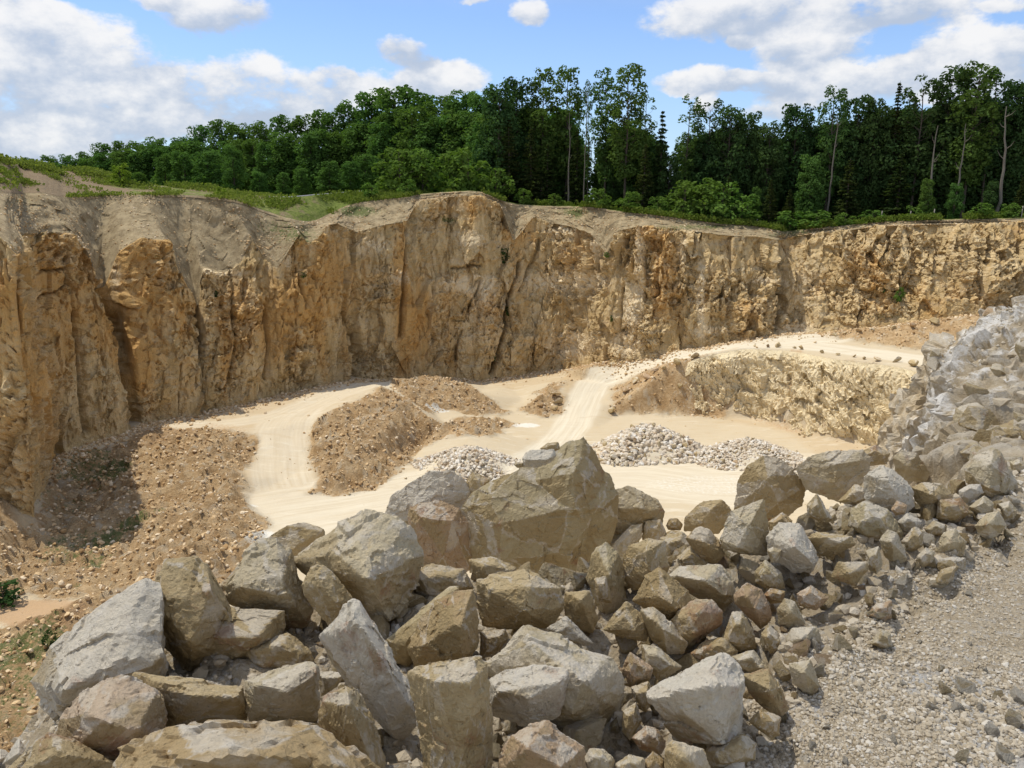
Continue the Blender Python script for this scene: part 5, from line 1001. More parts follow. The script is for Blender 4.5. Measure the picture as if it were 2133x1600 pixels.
BO = [
('big pale slab leaning down the slope at the far left','w',[(66,1420),(110,1345),(165,1292),(235,1245),(297,1209),(330,1215),(350,1380),(340,1440),(250,1445),(190,1430),(130,1500),(118,1498),(86,1452)],[(255,1370,.35),(130,1440,.4),(340,1380,.3)],.25,.5,6),
('tall rounded grey block at left, standing on a ledge like foot','t',[(318,1195),(345,1168),(400,1160),(430,1172),(452,1240),(490,1300),(480,1370),(395,1395),(335,1335),(305,1270)],[(322,1255,.3),(440,1225,.3),(400,1340,.4)],-.1,.36,6),
('dark bottomed grey block left of centre behind the leaning slab','p',[(460,1222),(492,1180),(537,1130),(575,1127),(602,1150),(637,1240),(655,1275),(645,1300),(602,1315),(560,1290),(478,1255)],[(475,1225,.35),(585,1215,.4),(600,1240,.35)],0,.34,6),
('flat ochre topped slab leaning behind the dark bottomed block','t',[(538,1132),(600,1095),(635,1088),(680,1104),(672,1130),(612,1172),(560,1160)],[(600,1150,.2),(668,1108,.2)],.3,.3,5),
('large pinkish edged boulder left of the pink capped one','p',[(612,1170),(650,1138),(702,1093),(752,1069),(802,1070),(845,1085),(872,1140),(877,1158),(875,1200),(852,1252),(848,1278),(800,1302),(755,1312),(700,1255),(640,1197)],[(705,1155,.3),(765,1205,.5),(812,1296,.25),(748,1118,.25)],0,.42,6),
('small knobbly stone wedged under the large pinkish edged boulder','t',[(630,1215),(650,1182),(672,1177),(690,1190),(738,1250),(716,1292),(692,1310),(670,1272),(650,1262),(632,1238)],[(660,1215,.3),(700,1255,.3)],-.28,.14,5),
('long leaning slab with an orange scar in front centre left','w',[(672,1330),(722,1262),(738,1253),(752,1258),(790,1325),(822,1380),(862,1445),(880,1500),(848,1530),(828,1543),(800,1525),(768,1478),(733,1430),(700,1390)],[(745,1290,.4),(795,1370,.45),(845,1462,.4),(812,1520,.3)],-.18,.2,6),
('pink capped upright boulder left of the giant block','r',[(850,1062),(875,1048),(920,1046),(955,1060),(973,1090),(981,1160),(980,1192),(955,1213),(935,1212),(888,1195),(876,1150),(856,1110)],[(862,1075,.3),(940,1085,.45),(925,1160,.4)],-.1,.26,6),
('smooth white boulder behind the pink capped one','w',[(798,1078),(815,1035),(850,1010),(895,983),(945,981),(975,1010),(988,1045),(970,1080),(900,1105),(820,1100)],[(880,1060,.25)],.42,.4,6),
('small brown wedge behind the left shoulder of the giant block','t',[(970,1010),(983,982),(1022,998),(1002,1035),(975,1035)],[],.5,.15,4),
('giant pointed block in the centre of the heap','d',[(962,1062),(985,1032),(1030,1003),(1090,976),(1170,968),(1235,966),(1265,990),(1287,1032),(1286,1080),(1272,1135),(1222,1190),(1190,1229),(1150,1216),(1090,1190),(1040,1181),(985,1190),(975,1110)],[(1042,1092,.42),(1040,1160,.35),(1015,1035,.2),(1180,1060,.45),(1165,1180,.35),(1250,1060,.35)],-.05,.44,7),
('flat light slab lying on the left shoulder of the giant block','w',[(1088,955),(1100,938),(1155,936),(1161,946),(1148,963),(1120,974),(1092,972)],[(1095,958,.3),(1140,958,.3)],-.1,.12,5),
('brown chunk behind the flat light slab on the giant block','t',[(1124,935),(1140,924),(1163,920),(1167,936),(1150,942)],[],.1,.08,4),
('small brown lump left of the flat light slab on the giant block','t',[(1070,968),(1076,962),(1090,964),(1092,972),(1078,975)],[],.0,.04,4),
('light topped boulder half hidden right of the giant block','p',[(1280,1022),(1310,1013),(1345,1028),(1372,1042),(1383,1065),(1380,1095),(1350,1103),(1300,1118),(1278,1092)],[(1350,1060,.3),(1288,1060,.25)],.2,.35,5),
('squat tan block just below the giant block','t',[(999,1212),(1033,1196),(1108,1190),(1130,1214),(1166,1226),(1173,1262),(1150,1306),(1110,1301),(1060,1310),(1008,1302),(999,1260)],[(1105,1222,.35),(1090,1270,.45),(1020,1230,.3)],-.12,.22,6),
('upright block with a rusty upper face below the pink capped one','o',[(905,1250),(940,1236),(984,1230),(993,1270),(998,1345),(975,1378),(930,1390),(868,1392),(850,1348),(872,1300),(900,1272)],[(960,1292,.45),(962,1370,.4),(880,1345,.3)],-.1,.26,6),
('tall flat faced tan stone standing at the bottom centre','t',[(850,1400),(875,1390),(930,1378),(988,1370),(1016,1382),(1016,1460),(1018,1500),(1026,1540),(1016,1590),(1010,1660),(902,1660),(893,1560),(885,1500),(862,1460)],[(935,1500,.3),(900,1420,.3),(990,1420,.3),(960,1600,.3)],-.15,.2,6),
('large light peaked block right of the tall flat faced stone','p',[(1008,1390),(1040,1352),(1095,1301),(1130,1318),(1200,1350),(1270,1372),(1293,1402),(1295,1450),(1290,1490),(1270,1527),(1200,1520),(1150,1503),(1040,1455)],[(1108,1335,.2),(1130,1388,.3),(1215,1420,.45),(1190,1482,.4)],.05,.34,6),
('cream slab with a pink lower edge in front of the light peaked block','w',[(1014,1418),(1060,1397),(1110,1387),(1180,1391),(1188,1402),(1176,1450),(1165,1490),(1108,1515),(1070,1497),(1014,1482)],[(1165,1420,.35),(1100,1455,.4),(1040,1440,.35)],-.25,.22,6),
('reddish brown block at the bottom edge below the pink edged slab','r',[(1044,1577),(1065,1532),(1108,1510),(1140,1504),(1180,1530),(1215,1555),(1222,1600),(1216,1660),(1060,1660),(1040,1605)],[(1100,1560,.4),(1170,1600,.35)],-.15,.24,6),
('big white topped boulder at the lower right of the heap','w',[(1352,1442),(1380,1420),(1440,1395),(1504,1363),(1530,1380),(1548,1405),(1545,1480),(1542,1560),(1480,1562),(1415,1547),(1392,1490),(1353,1465)],[(1362,1448,.25),(1400,1443,.4),(1482,1428,.42),(1540,1430,.25),(1500,1545,.35)],-.12,.3,6),
('low flat block at the lower left with a white rim','t',[(272,1420),(285,1403),(340,1430),(420,1430),(503,1431),(514,1490),(503,1506),(460,1511),(400,1506),(350,1522),(335,1500)],[(345,1440,.2),(400,1450,.35),(490,1450,.35)],-.05,.26,6),
('cube like grey block left of the long leaning slab','p',[(515,1418),(560,1400),(645,1380),(660,1391),(662,1440),(668,1472),(660,1500),(610,1506),(520,1499),(513,1450)],[(595,1440,.45),(530,1425,.3),(650,1400,.25)],-.08,.22,6),
('thin wedge between the cube like block and the long leaning slab','p',[(661,1400),(722,1399),(702,1430),(668,1452)],[],.0,.1,5),
('wide faceted block at the lower left in front of the pale slab','k',[(118,1570),(130,1500),(165,1455),(215,1418),(250,1408),(330,1432),(345,1490),(345,1542),(300,1552),(270,1582),(180,1605),(120,1600)],[(180,1484,.3),(215,1500,.45),(280,1522,.45)],-.05,.28,6),
('sloping grey slab left of the tall flat faced stone','t',[(668,1455),(720,1433),(745,1440),(782,1520),(806,1590),(802,1660),(700,1660),(665,1505)],[(722,1452,.4),(770,1585,.4)],-.02,.2,6),
('rough orange crusted boulder at the bottom edge','o',[(215,1620),(250,1562),(300,1545),(360,1512),(440,1502),(560,1510),(650,1514),(722,1560),(778,1605),(760,1700),(230,1700)],[(300,1590,.25),(520,1570,.35),(700,1600,.25),(420,1580,.35)],-.35,.45,6),
('small white wedge in the bottom left corner','w',[(5,1592),(38,1539),(62,1570),(74,1588),(50,1595)],[(38,1570,.4)],-.1,.12,5),
('jagged low rock near the bottom left corner','t',[(60,1562),(98,1526),(130,1530),(245,1590),(235,1650),(0,1650),(20,1602)],[(120,1570,.35),(60,1600,.3)],-.05,.2,6),
('dark block in the hollow under the ledge footed block','t',[(498,1345),(560,1325),(600,1318),(652,1360),(642,1412),(520,1405)],[],.25,.25,5),
('long brown stone sloping behind the rusty faced block','d',[(803,1335),(850,1300),(900,1250),(940,1219),(962,1226),(950,1262),(872,1330),(850,1392),(812,1372)],[(850,1335,.35),(920,1255,.3)],.12,.16,5),
('fist sized brown stone between the tan block and the light peak','o',[(1000,1316),(1052,1311),(1060,1330),(1028,1366),(1000,1372)],[],.05,.1,5),
('tan block on the right of the squat tan block','t',[(1177,1236),(1228,1230),(1235,1258),(1246,1290),(1236,1320),(1185,1302),(1173,1260)],[(1210,1250,.4)],.0,.16,5),
('thin white flake below the squat tan block','w',[(1140,1308),(1180,1284),(1236,1340),(1215,1346),(1165,1328)],[],-.05,.08,5),
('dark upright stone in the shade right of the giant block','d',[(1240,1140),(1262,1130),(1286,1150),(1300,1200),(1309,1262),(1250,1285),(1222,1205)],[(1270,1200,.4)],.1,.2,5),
('narrow upright chip in front of the dark upright stone','t',[(1237,1205),(1262,1200),(1276,1257),(1246,1253)],[],-.1,.06,4),
('light edged sliver right of the giant block','p',[(1274,1137),(1314,1095),(1337,1091),(1336,1120),(1305,1157),(1280,1164)],[],.0,.12,5),
('knobbly ochre stone beside the light edged sliver','t',[(1337,1122),(1345,1086),(1376,1082),(1386,1110),(1381,1138),(1342,1132)],[],.05,.14,5),
('rounded brown block below the light edged sliver','t',[(1299,1172),(1308,1137),(1350,1125),(1383,1128),(1392,1180),(1371,1222),(1320,1232),(1297,1202)],[(1345,1150,.35),(1350,1190,.4)],-.02,.22,6),
('small round brown stone on the skyline of the heap','o',[(1387,1095),(1395,1080),(1412,1080),(1422,1092),(1418,1105),(1392,1104)],[],.15,.08,4),
('low brown stone under the small round skyline stone','t',[(1380,1112),(1400,1104),(1428,1110),(1430,1128),(1400,1135),(1382,1130)],[],.05,.1,4),
('mossy ochre stone left of the sail shaped block','o',[(1429,1122),(1455,1097),(1480,1103),(1505,1140),(1509,1155),(1490,1176),(1455,1162)],[(1465,1130,.4)],-.05,.16,5),
('brown hump shaped block left of the sail shaped block','t',[(1427,1078),(1460,1045),(1500,1040),(1526,1065),(1521,1088),(1495,1112),(1450,1102),(1425,1106)],[(1480,1062,.3),(1470,1090,.3)],.1,.22,5),
('sail shaped grey block with a pointed top','p',[(1500,1122),(1525,1066),(1591,1040),(1601,1110),(1598,1156),(1560,1156),(1508,1147)],[(1560,1095,.3),(1540,1140,.3)],-.1,.2,6),
('big round boulder on the skyline right of the sand floor','t',[(1531,1062),(1535,1010),(1556,970),(1590,951),(1632,960),(1665,995),(1678,1016),(1665,1052),(1630,1082),(1572,1092),(1535,1087)],[(1600,1000,.4),(1620,1050,.4)],.15,.32,6),
('overhanging boulder with a smooth scar right of the big round one','p',[(1657,977),(1680,950),(1730,942),(1795,937),(1813,955),(1806,1000),(1780,1036),(1750,1046),(1725,1031),(1680,1021),(1665,995)],[(1738,1008,.4),(1740,968,.35),(1790,960,.25)],.0,.3,6),
('flat stone behind the overhanging boulder','t',[(1790,942),(1825,927),(1854,944),(1846,966),(1808,972)],[],.25,.16,5),
('smooth whitish boulder right of the overhanging one','w',[(1798,992),(1840,970),(1862,980),(1886,1005),(1901,1016),(1904,1052),(1880,1072),(1830,1057),(1800,1037)],[(1850,1000,.3),(1870,1040,.35)],.05,.25,6),
('rounded ochre bottomed stone on the skyline above the right heap','p',[(1861,952),(1880,938),(1911,945),(1936,985),(1930,1004),(1882,1001),(1865,976)],[(1890,970,.4)],.25,.2,5),
('long oval boulder below the ochre bottomed skyline stone','t',[(1898,1016),(1920,1005),(1960,1007),(1986,1030),(1981,1060),(1932,1066),(1906,1042)],[(1940,1030,.4)],-.02,.2,6),
('pointed tail block right of the long oval boulder','t',[(1955,1042),(2000,1038),(2026,1068),(1990,1089),(1950,1081)],[],.0,.15,5),
('largest boulder at the right edge of the heap, with a red spot','p',[(2010,976),(2030,950),(2070,934),(2086,945),(2102,980),(2122,1010),(2118,1037),(2075,1048),(2050,1031),(2014,1002)],[(2065,970,.4),(2060,1015,.4)],.1,.28,6),
('light stone at the lower left of the largest right boulder','w',[(1997,1022),(2020,1008),(2042,1010),(2049,1026),(2016,1049),(1998,1038)],[],-.08,.1,5),
('small block in front of the largest right boulder','p',[(2018,1056),(2050,1033),(2070,1050),(2068,1069),(2040,1076)],[],-.1,.1,5),
('block below the lower right corner of the largest right boulder','p',[(2080,1050),(2102,1043),(2119,1062),(2112,1082),(2092,1086)],[],-.08,.1,5),
('pale rounded stone among small rubble near the right edge','p',[(2030,1096),(2055,1070),(2080,1067),(2096,1095),(2082,1112),(2060,1126),(2038,1112)],[(2060,1092,.4)],-.1,.16,5),
('flat topped block on the skyline at the right picture edge','t',[(2092,942),(2100,930),(2160,926),(2160,962),(2100,964)],[],.5,.2,5),
('pale block under the flat topped block at the right edge','p',[(2103,962),(2125,955),(2145,975),(2135,990),(2108,985)],[],.2,.1,5),
('white flanked boulder in the middle of the right heap','w',[(1598,1118),(1622,1090),(1665,1091),(1686,1130),(1704,1166),(1690,1192),(1650,1187),(1613,1168),(1600,1150)],[(1640,1112,.2),(1655,1140,.4),(1692,1170,.3)],-.08,.26,6),
('yellow topped stone behind the white flanked boulder','o',[(1600,1088),(1630,1067),(1651,1085),(1642,1104),(1602,1106)],[],.08,.12,5),
('long lying stone right of the white flanked boulder','t',[(1682,1122),(1700,1107),(1740,1112),(1775,1117),(1779,1135),(1732,1159),(1700,1156)],[(1720,1120,.35),(1750,1130,.35)],-.1,.16,5),
('small stone resting on the white flanked boulder foot','p',[(1597,1145),(1610,1139),(1628,1146),(1622,1165),(1608,1172)],[],-.25,.07,4),
('tilted wedge under the overhanging boulder','t',[(1680,1052),(1702,1028),(1736,1085),(1720,1089),(1685,1077)],[],-.05,.1,5),
('upright light stone in the right rubble','p',[(1832,1127),(1850,1104),(1868,1110),(1891,1166),(1862,1180),(1842,1156)],[(1858,1130,.4)],-.1,.13,5),
('blocky brown stone right of the upright light stone','t',[(1878,1127),(1905,1097),(1923,1105),(1922,1137),(1901,1153),(1884,1146)],[],-.08,.13,5),
('broken block with a clean face near the path edge','p',[(1948,1142),(1965,1110),(1990,1102),(2014,1130),(2009,1157),(1975,1162),(1950,1161)],[(1978,1130,.4)],-.1,.15,5),
('flat white stone lying at the path edge','w',[(1950,1166),(1985,1160),(2010,1163),(2013,1190),(1975,1182),(1958,1187)],[],-.06,.08,5),
('long tan stone lying outermost on the path edge','t',[(1944,1217),(1960,1186),(1993,1178),(1986,1206),(1962,1229)],[],-.05,.09,5),
('red flanked stone at the foot of the heap','r',[(1802,1283),(1825,1258),(1858,1251),(1856,1286),(1838,1298)],[],-.03,.09,5),
('lone light stone on the path at the foot of the heap','p',[(1812,1341),(1835,1309),(1855,1320),(1858,1346),(1845,1353)],[],-.02,.09,5),
('flat platform stone carrying small rubble','t',[(1732,1202),(1745,1170),(1806,1170),(1809,1186),(1780,1222),(1740,1207)],[(1770,1195,.3)],-.12,.12,5),
('three cornered brown block in the right centre of the heap','o',[(1317,1252),(1345,1202),(1374,1180),(1400,1214),(1431,1230),(1451,1270),(1421,1293),(1390,1296),(1360,1272)],[(1370,1240,.3),(1405,1262,.4)],-.1,.2,6),
('jagged stone above the wide grey fronted block','t',[(1408,1162),(1440,1136),(1466,1155),(1492,1182),(1440,1184),(1412,1180)],[],.08,.14,5),
('wide grey fronted block in the right centre','p',[(1392,1197),(1416,1180),(1500,1178),(1526,1200),(1531,1240),(1506,1272),(1470,1252),(1400,1216)],[(1410,1200,.2),(1470,1212,.4),(1510,1240,.3)],-.05,.22,6),
('angular block below the wide grey fronted one','t',[(1398,1292),(1440,1250),(1480,1251),(1506,1275),(1501,1301),(1460,1332),(1430,1356),(1400,1331)],[(1450,1280,.35),(1450,1315,.35)],-.02,.2,5),
('rippled block left of the angular one','t',[(1333,1272),(1360,1264),(1400,1300),(1431,1340),(1421,1361),(1390,1363),(1355,1332)],[(1380,1310,.4)],-.05,.17,5),
('hat shaped stone in the right centre of the heap','t',[(1257,1311),(1290,1270),(1305,1253),(1326,1275),(1351,1290),(1356,1310),(1345,1336),(1300,1326)],[(1300,1290,.3),(1320,1312,.4)],-.12,.15,5),
('rust coloured block pointing down at the right of the heap','r',[(1526,1237),(1555,1214),(1585,1230),(1601,1260),(1606,1286),(1585,1311),(1560,1286),(1530,1257)],[(1550,1235,.3),(1575,1270,.35)],-.08,.16,5),
('smooth triangular stone with faint layers','t',[(1503,1332),(1525,1275),(1546,1275),(1566,1310),(1578,1352),(1540,1357),(1503,1347)],[],-.02,.13,5),
('low ochre stone behind the white topped boulder','t',[(1438,1362),(1470,1332),(1510,1330),(1536,1355),(1531,1378),(1460,1388)],[],.05,.14,5),
('striped block right of the white topped boulder','p',[(1524,1367),(1570,1354),(1602,1395),(1565,1402),(1530,1387)],[],.0,.13,5),
('tilted slab at the lower right edge of the heap','t',[(1546,1407),(1600,1394),(1626,1430),(1644,1476),(1630,1492),(1600,1482),(1560,1442)],[(1605,1440,.4)],-.1,.15,6),
('cube like ochre stone at the lower right path edge','o',[(1558,1502),(1585,1477),(1626,1495),(1624,1530),(1605,1538),(1575,1517)],[],-.1,.1,5),
('peach coloured chip left of the white topped boulder','r',[(1296,1396),(1312,1357),(1346,1385),(1361,1392),(1356,1415),(1313,1431)],[],-.15,.1,5),
('flat grey slab above the white topped boulder','p',[(1335,1342),(1370,1348),(1421,1390),(1372,1418),(1338,1382)],[],-.05,.13,5),
('pink sided stone at the bottom right of the heap','r',[(1316,1537),(1345,1511),(1370,1520),(1386,1545),(1379,1572),(1335,1562)],[],-.1,.11,5),
('white streaked stone on the bottom edge','t',[(1384,1562),(1400,1541),(1465,1560),(1479,1602),(1470,1650),(1390,1650)],[(1420,1580,.35)],-.12,.15,5),
('smooth grey stone on the bottom edge','p',[(1214,1582),(1230,1560),(1256,1560),(1279,1580),(1276,1630),(1220,1630)],[],-.1,.11,5),
('two faced light stone on the bottom edge','p',[(1281,1592),(1310,1572),(1341,1580),(1346,1630),(1285,1630)],[],-.1,.1,5),
('brown stone on the bottom edge between two light ones','o',[(1340,1590),(1360,1565),(1386,1585),(1388,1630),(1345,1630)],[],-.08,.09,5),
('grey block below the white topped boulder','t',[(1466,1562),(1545,1530),(1573,1550),(1571,1582),(1520,1597),(1480,1602)],[],.0,.16,5),
('dark stone in the gap left of the white topped boulder','t',[(1298,1482),(1325,1463),(1338,1500),(1312,1542),(1296,1522)],[],.05,.12,5),
('shaded block under the pink capped boulder','t',[(850,1195),(900,1175),(965,1185),(985,1225),(940,1260),(870,1250)],[],.2,.2,5),
('shaded block under the left side of the giant block','t',[(975,1165),(1030,1160),(1075,1185),(1070,1215),(1000,1220)],[],.15,.2,5),
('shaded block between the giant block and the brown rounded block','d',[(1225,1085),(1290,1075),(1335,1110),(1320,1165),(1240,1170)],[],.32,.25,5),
('low shaded stone behind the small round skyline stone','t',[(1375,1120),(1420,1108),(1445,1130),(1440,1165),(1385,1165)],[],.3,.2,5),
('brown stone above the dark gap stone','t',[(1314,1432),(1350,1420),(1362,1450),(1346,1483),(1325,1472)],[],.02,.11,5),
('block on the heap slope right of the striped block','p',[(1643,1382),(1690,1374),(1706,1430),(1690,1452),(1650,1422)],[(1675,1400,.4)],-.06,.12,5),
('light rough block above the heap foot','p',[(1632,1342),(1650,1309),(1701,1304),(1712,1335),(1680,1367),(1640,1362)],[(1670,1330,.35)],-.04,.14,5),
('narrow brown block right of the layered triangular stone','t',[(1586,1322),(1600,1299),(1631,1330),(1626,1364),(1604,1362)],[],-.06,.1,5),
('long pale block with ripples in the right heap','p',[(1619,1267),(1635,1247),(1656,1255),(1679,1300),(1641,1312),(1621,1297)],[(1648,1275,.4)],-.1,.11,5),
('olive stone under the sail shaped block','d',[(1572,1192),(1595,1165),(1626,1195),(1636,1226),(1602,1232),(1574,1212)],[],-.02,.12,5),
('orange stone beside the flat platform stone','r',[(1660,1237),(1690,1219),(1726,1245),(1701,1271),(1665,1261)],[],-.08,.09,5),
('yellow stone right of the olive stone','o',[(1590,1240),(1605,1225),(1636,1232),(1630,1255),(1605,1258)],[],-.08,.08,4),
('light double stone right of the platform stone','p',[(1803,1147),(1830,1139),(1839,1175),(1826,1196),(1804,1182)],[],-.1,.1,5),
('round pale stone left of the clean faced block','p',[(1908,1160),(1928,1140),(1946,1150),(1944,1175),(1920,1182)],[],-.1,.08,4),
('light stone behind the clean faced block','p',[(1925,1102),(1945,1084),(1972,1095),(1968,1115),(1940,1120)],[],-.05,.09,4),
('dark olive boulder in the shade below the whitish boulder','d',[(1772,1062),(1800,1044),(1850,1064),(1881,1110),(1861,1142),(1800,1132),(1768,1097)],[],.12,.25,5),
('small white topped stone below the whitish boulder','w',[(1869,1087),(1890,1069),(1921,1085),(1915,1102),(1880,1106)],[],-.06,.09,4),
('small peach stone between whitish and oval boulders','r',[(1855,1062),(1868,1043),(1890,1052),(1886,1070),(1866,1074)],[],-.1,.08,4),
('brown wedge left of the whitish boulder','t',[(1745,1045),(1780,1010),(1808,1012),(1812,1040),(1780,1052)],[],.15,.14,5),
('blocky stone on the skyline behind the oval boulder','p',[(1940,952),(1965,938),(2000,950),(1998,965),(1965,972)],[],.9,.2,5),
('tan stone left of the largest right boulder','t',[(1975,990),(1990,955),(2010,952),(2012,990),(1992,1002)],[],.15,.14,5),
]
for i, b in enumerate(BO):
    label, tone, outl, inner, off, th, sub = b; ex = None; kw = {}
    if 'ledge like foot' in label: ex = [([(335,1330),(430,1275),(480,1268),(588,1274),(594,1335),(560,1360),(520,1386),(430,1405),(385,1392)], [(420,1330,.2),(540,1330,.35)])]
    if 'giant pointed' in label: ex = [([(1120,985),(1160,968),(1168,935),(1195,916),(1218,911),(1236,940),(1244,972),(1264,992),(1286,1032),(1255,1150),(1120,1150),(1070,1010)], [(1200,985,.4),(1200,1060,.5)])]
    if 'flat light slab lying' in label or 'on the giant block' in label: kw['D'] = 5.12 if 'chunk' not in label else 5.3
    if 'giant pointed' in label: kw['rough'] = .7
    if 'orange crusted' in label: kw['rough'] = 1.5
    boulder(label, tone, outl, inner, off, th, sub, seed=11+i*3, extra=ex, **kw)
# ------------------------------------------------------------------ smaller stones
def generic(seed, sub, flat=.8, n=13):
    rng = np.random.default_rng(seed); P = rng.normal(0, 1, (n, 3)); P /= np.linalg.norm(P, axis=1)[:, None]
    P *= rng.uniform(.75, 1.15, (n, 1))*np.array((1, rng.uniform(.6, .95), rng.uniform(.5, flat)))
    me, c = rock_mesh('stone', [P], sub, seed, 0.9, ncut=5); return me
GEN = [generic(800+i, 5) for i in range(12)]; GENS = [generic(840+i, 3, n=12) for i in range(12)]
rg = random.Random(9)
def stone(name, me, P, s, label, cat, group, tone, tiltmax=3.1):
    o = addobj(name, me, loc=P, rot=(rg.uniform(-tiltmax, tiltmax), rg.uniform(-tiltmax, tiltmax), rg.uniform(0, 6.28)), scale=(s*rg.uniform(.85, 1.2), s*rg.uniform(.85, 1.15), s*rg.uniform(.8, 1.1)))
    j = rg.uniform(.88, 1.1); t = TONES[tone]; o.color = (t[0]*j, t[1]*j, t[2]*j, ALPHA[tone]); tag(o, label, cat, group); return o
# fill of the foreground heap: hand sized to head sized stones between the boulders
placed = []; cnt = 0; tries = 0
while cnt < 270 and tries < 16000:
    tries += 1
    px = rg.uniform(560, 2133) if rg.random() < .8 else rg.uniform(1300, 2133); py = rg.uniform(1010, 1600)
    q = HP.hit(px, py, 1.5, 12, 500)
    k = PZ(px, py, PATHZ)
    fdp, fsp, _ = line_dist(np.array(q[0]), np.array(q[1]), foot)
    if fsp > 0 and q[0]-q[1]*.5 > -.6: continue
    big = rg.random()**2.2; s = 0.05+0.13*big
    if fdp < .5: s = min(s, .075)
    if any(abs(q[0]-a[0])+abs(q[1]-a[1]) < (s+a[2])*0.95 for a in placed): continue
    placed.append((q[0], q[1], s)); cnt += 1
    stone('stone', GEN[cnt % 12], (q[0], q[1], q[2]+s*.25), s, 'one of the hand sized broken stones filling the gaps between the boulders', 'stone', 'stones filling the boulder heap', rg.choice('pttpwotrp'))
for i in range(46):
    px = 380+i*37+rg.uniform(-12, 12); cy = np.interp(px, [380, 700, 1000, 1350, 1500, 1650, 1900, 2133], [1275, 1225, 1190, 1160, 1140, 1085, 1040, 1005])+rg.uniform(0, 30); yy = np.interp(px, [c_[0] for c_ in CR_], [c_[2] for c_ in CR_])+.05
    p = PY(px, cy, yy); s = rg.uniform(.10, .15)
    stone('stone', GEN[i % 12], (p[0], p[1], p[2]-s*.3), s, 'one of the stones wedged under and behind the crest boulders of the heap', 'stone', 'stones wedged under the crest boulders', rg.choice('ptd'))
# loose stones lying on the path
LP = [(1985,1185,.05),(2018,1240,.035),(1965,1445,.06),(2010,1440,.075),(2075,1455,.05),(2050,1400,.03),(1915,1340,.022),(2020,1345,.02),(1960,1400,.035),(1880,1430,.03),(1790,1440,.025),(2110,1510,.08),(2060,1530,.05),(1990,1480,.05),(1940,1480,.045),(2090,1580,.07),(2000,1590,.05),(1840,1500,.03),(1860,1545,.03),(1720,1520,.025),(1690,1560,.035),(1760,1590,.03),(2125,1460,.06),(2040,1480,.04)]
for i, (px, py, s) in enumerate(LP):
    q = HP.hit(px, py, 1.5, 12, 900); stone('stone', GEN[i % 12], (q[0], q[1], q[2]+s*.3), s, 'one of the loose pale stones scattered on the gravel path', 'stone', 'loose stones on the path', rg.choice('wwwp'))
# stone heaps on the quarry floor
LAB = ['one of the white stones heaped in the left stone pile on the quarry floor', 'one of the large cream stones heaped in the middle stone pile on the quarry floor', 'one of the small stones heaped in the right stone pile on the quarry floor']
NSH = [105, 120, 70]; BIT = []
for pi_, (c, rx, ry, h, s_) in enumerate(PILES):
    q = pile_c[pi_]; n = 0; pl = []; tr = 0; rngp = random.Random(50+pi_)
    def surf(a): return h*0.93*(1-a**1.35)-0.1 if a < 1 else 0.
    def spot():
        a = rngp.random()**.55*1.04; th = rngp.uniform(0, 6.283); wob = 1+.10*math.sin(3*th+pi_*2)+.06*math.sin(5*th)
        x = q[0]+rx*a*wob*math.cos(th); y = q[1]+ry*a*wob*math.sin(th); return a, th, x, y
    while n < NSH[pi_] and tr < 20000:
        tr += 1; a, th, x, y = spot()
        if math.sin(th) > 0.35 and a > .3: continue          # the far side is out of sight from the whole front of the place
        s = s_*rngp.uniform(.36, .62)
        if any((x-b[0])**2+(y-b[1])**2 < (.72*(s+b[2]))**2 for b in pl): continue
        pl.append((x, y, s)); n += 1; z = max(surf(a), 0)+s*.35
        stone('pile_stone', GENS[(n+pi_*3) % 12], (x, y, z), s, LAB[pi_], 'stone', ['stones of the left floor pile', 'stones of the middle floor pile', 'stones of the right floor pile'][pi_], rngp.choice('wwpprt' if pi_ else 'wwwpr'))
    for _ in range([1500, 1500, 2400][pi_]):
        a, th, x, y = spot(); s = s_*rngp.uniform(.22, .46); BIT.append((x, y, max(surf(a), 0)+s*rngp.uniform(0, .45), s))
def scatter_mesh(name, pts, mat, attrs_fn=None, seed=3, label='', cat='', flat=(.55, 1)):
    rng = np.random.default_rng(seed); D, F = ico(1); n = len(pts); pts = np.asarray(pts)
    shp = D[None]*rng.uniform(.6, 1.15, (n, 12, 1))*np.stack([rng.uniform(.8, 1.3, n), rng.uniform(.7, 1.1, n), rng.uniform(flat[0], flat[1], n)], 1)[:, None]
    a, b, c = rng.uniform(0, 6.28, (3, n)); b = b*.12
    ca, sa, cb, sb = np.cos(a), np.sin(a), np.cos(b), np.sin(b)
    x, y, z = shp[..., 0], shp[..., 1], shp[..., 2]
    x, z = x*cb[:, None]-z*sb[:, None], x*sb[:, None]+z*cb[:, None]; x, y = x*ca[:, None]-y*sa[:, None], x*sa[:, None]+y*ca[:, None]
    V = np.stack([x, y, z], -1)*pts[:, None, 3:4]+pts[:, None, :3]; FF = (F[None]+12*np.arange(n)[:, None, None]).reshape(-1, 3)
    me = mesh_np(name, V.reshape(-1, 3), FF, mat, {'tone': np.repeat(rng.uniform(0, 1, n), 12)}, smooth=False)
    o = addobj(name, me); tag(o, label, cat, kind='stuff'); return o
def mat_bits(name, dark, mid, light):
    m, N, out_ = newmat(name); t = attr(N, 'tone'); pos = N.node('ShaderNodeNewGeometry').outputs['Position']; n = N.noise(pos, 9, 4, .7)
    c = N.mix(N.ramp(t, 0, .5), dark, mid); c = N.mix(N.ramp(t, .6, 1), c, light); c = N.mix(N.ramp(n, .5, .3, 0, .4), c, dark)
    finish(N, out_, c, .95, n, .03); return m
M_BW = mat_bits("pale_pile_stones", (.50, .40, .28), (.62, .54, .42), (.72, .68, .60))
M_BR = mat_bits("brown_rubble_stones", (.38, .24, .11), (.60, .43, .235), (.76, .63, .44))
M_BG = mat_bits("path_gravel_stones", (.41, .335, .225), (.53, .45, .325), (.66, .60, .49))
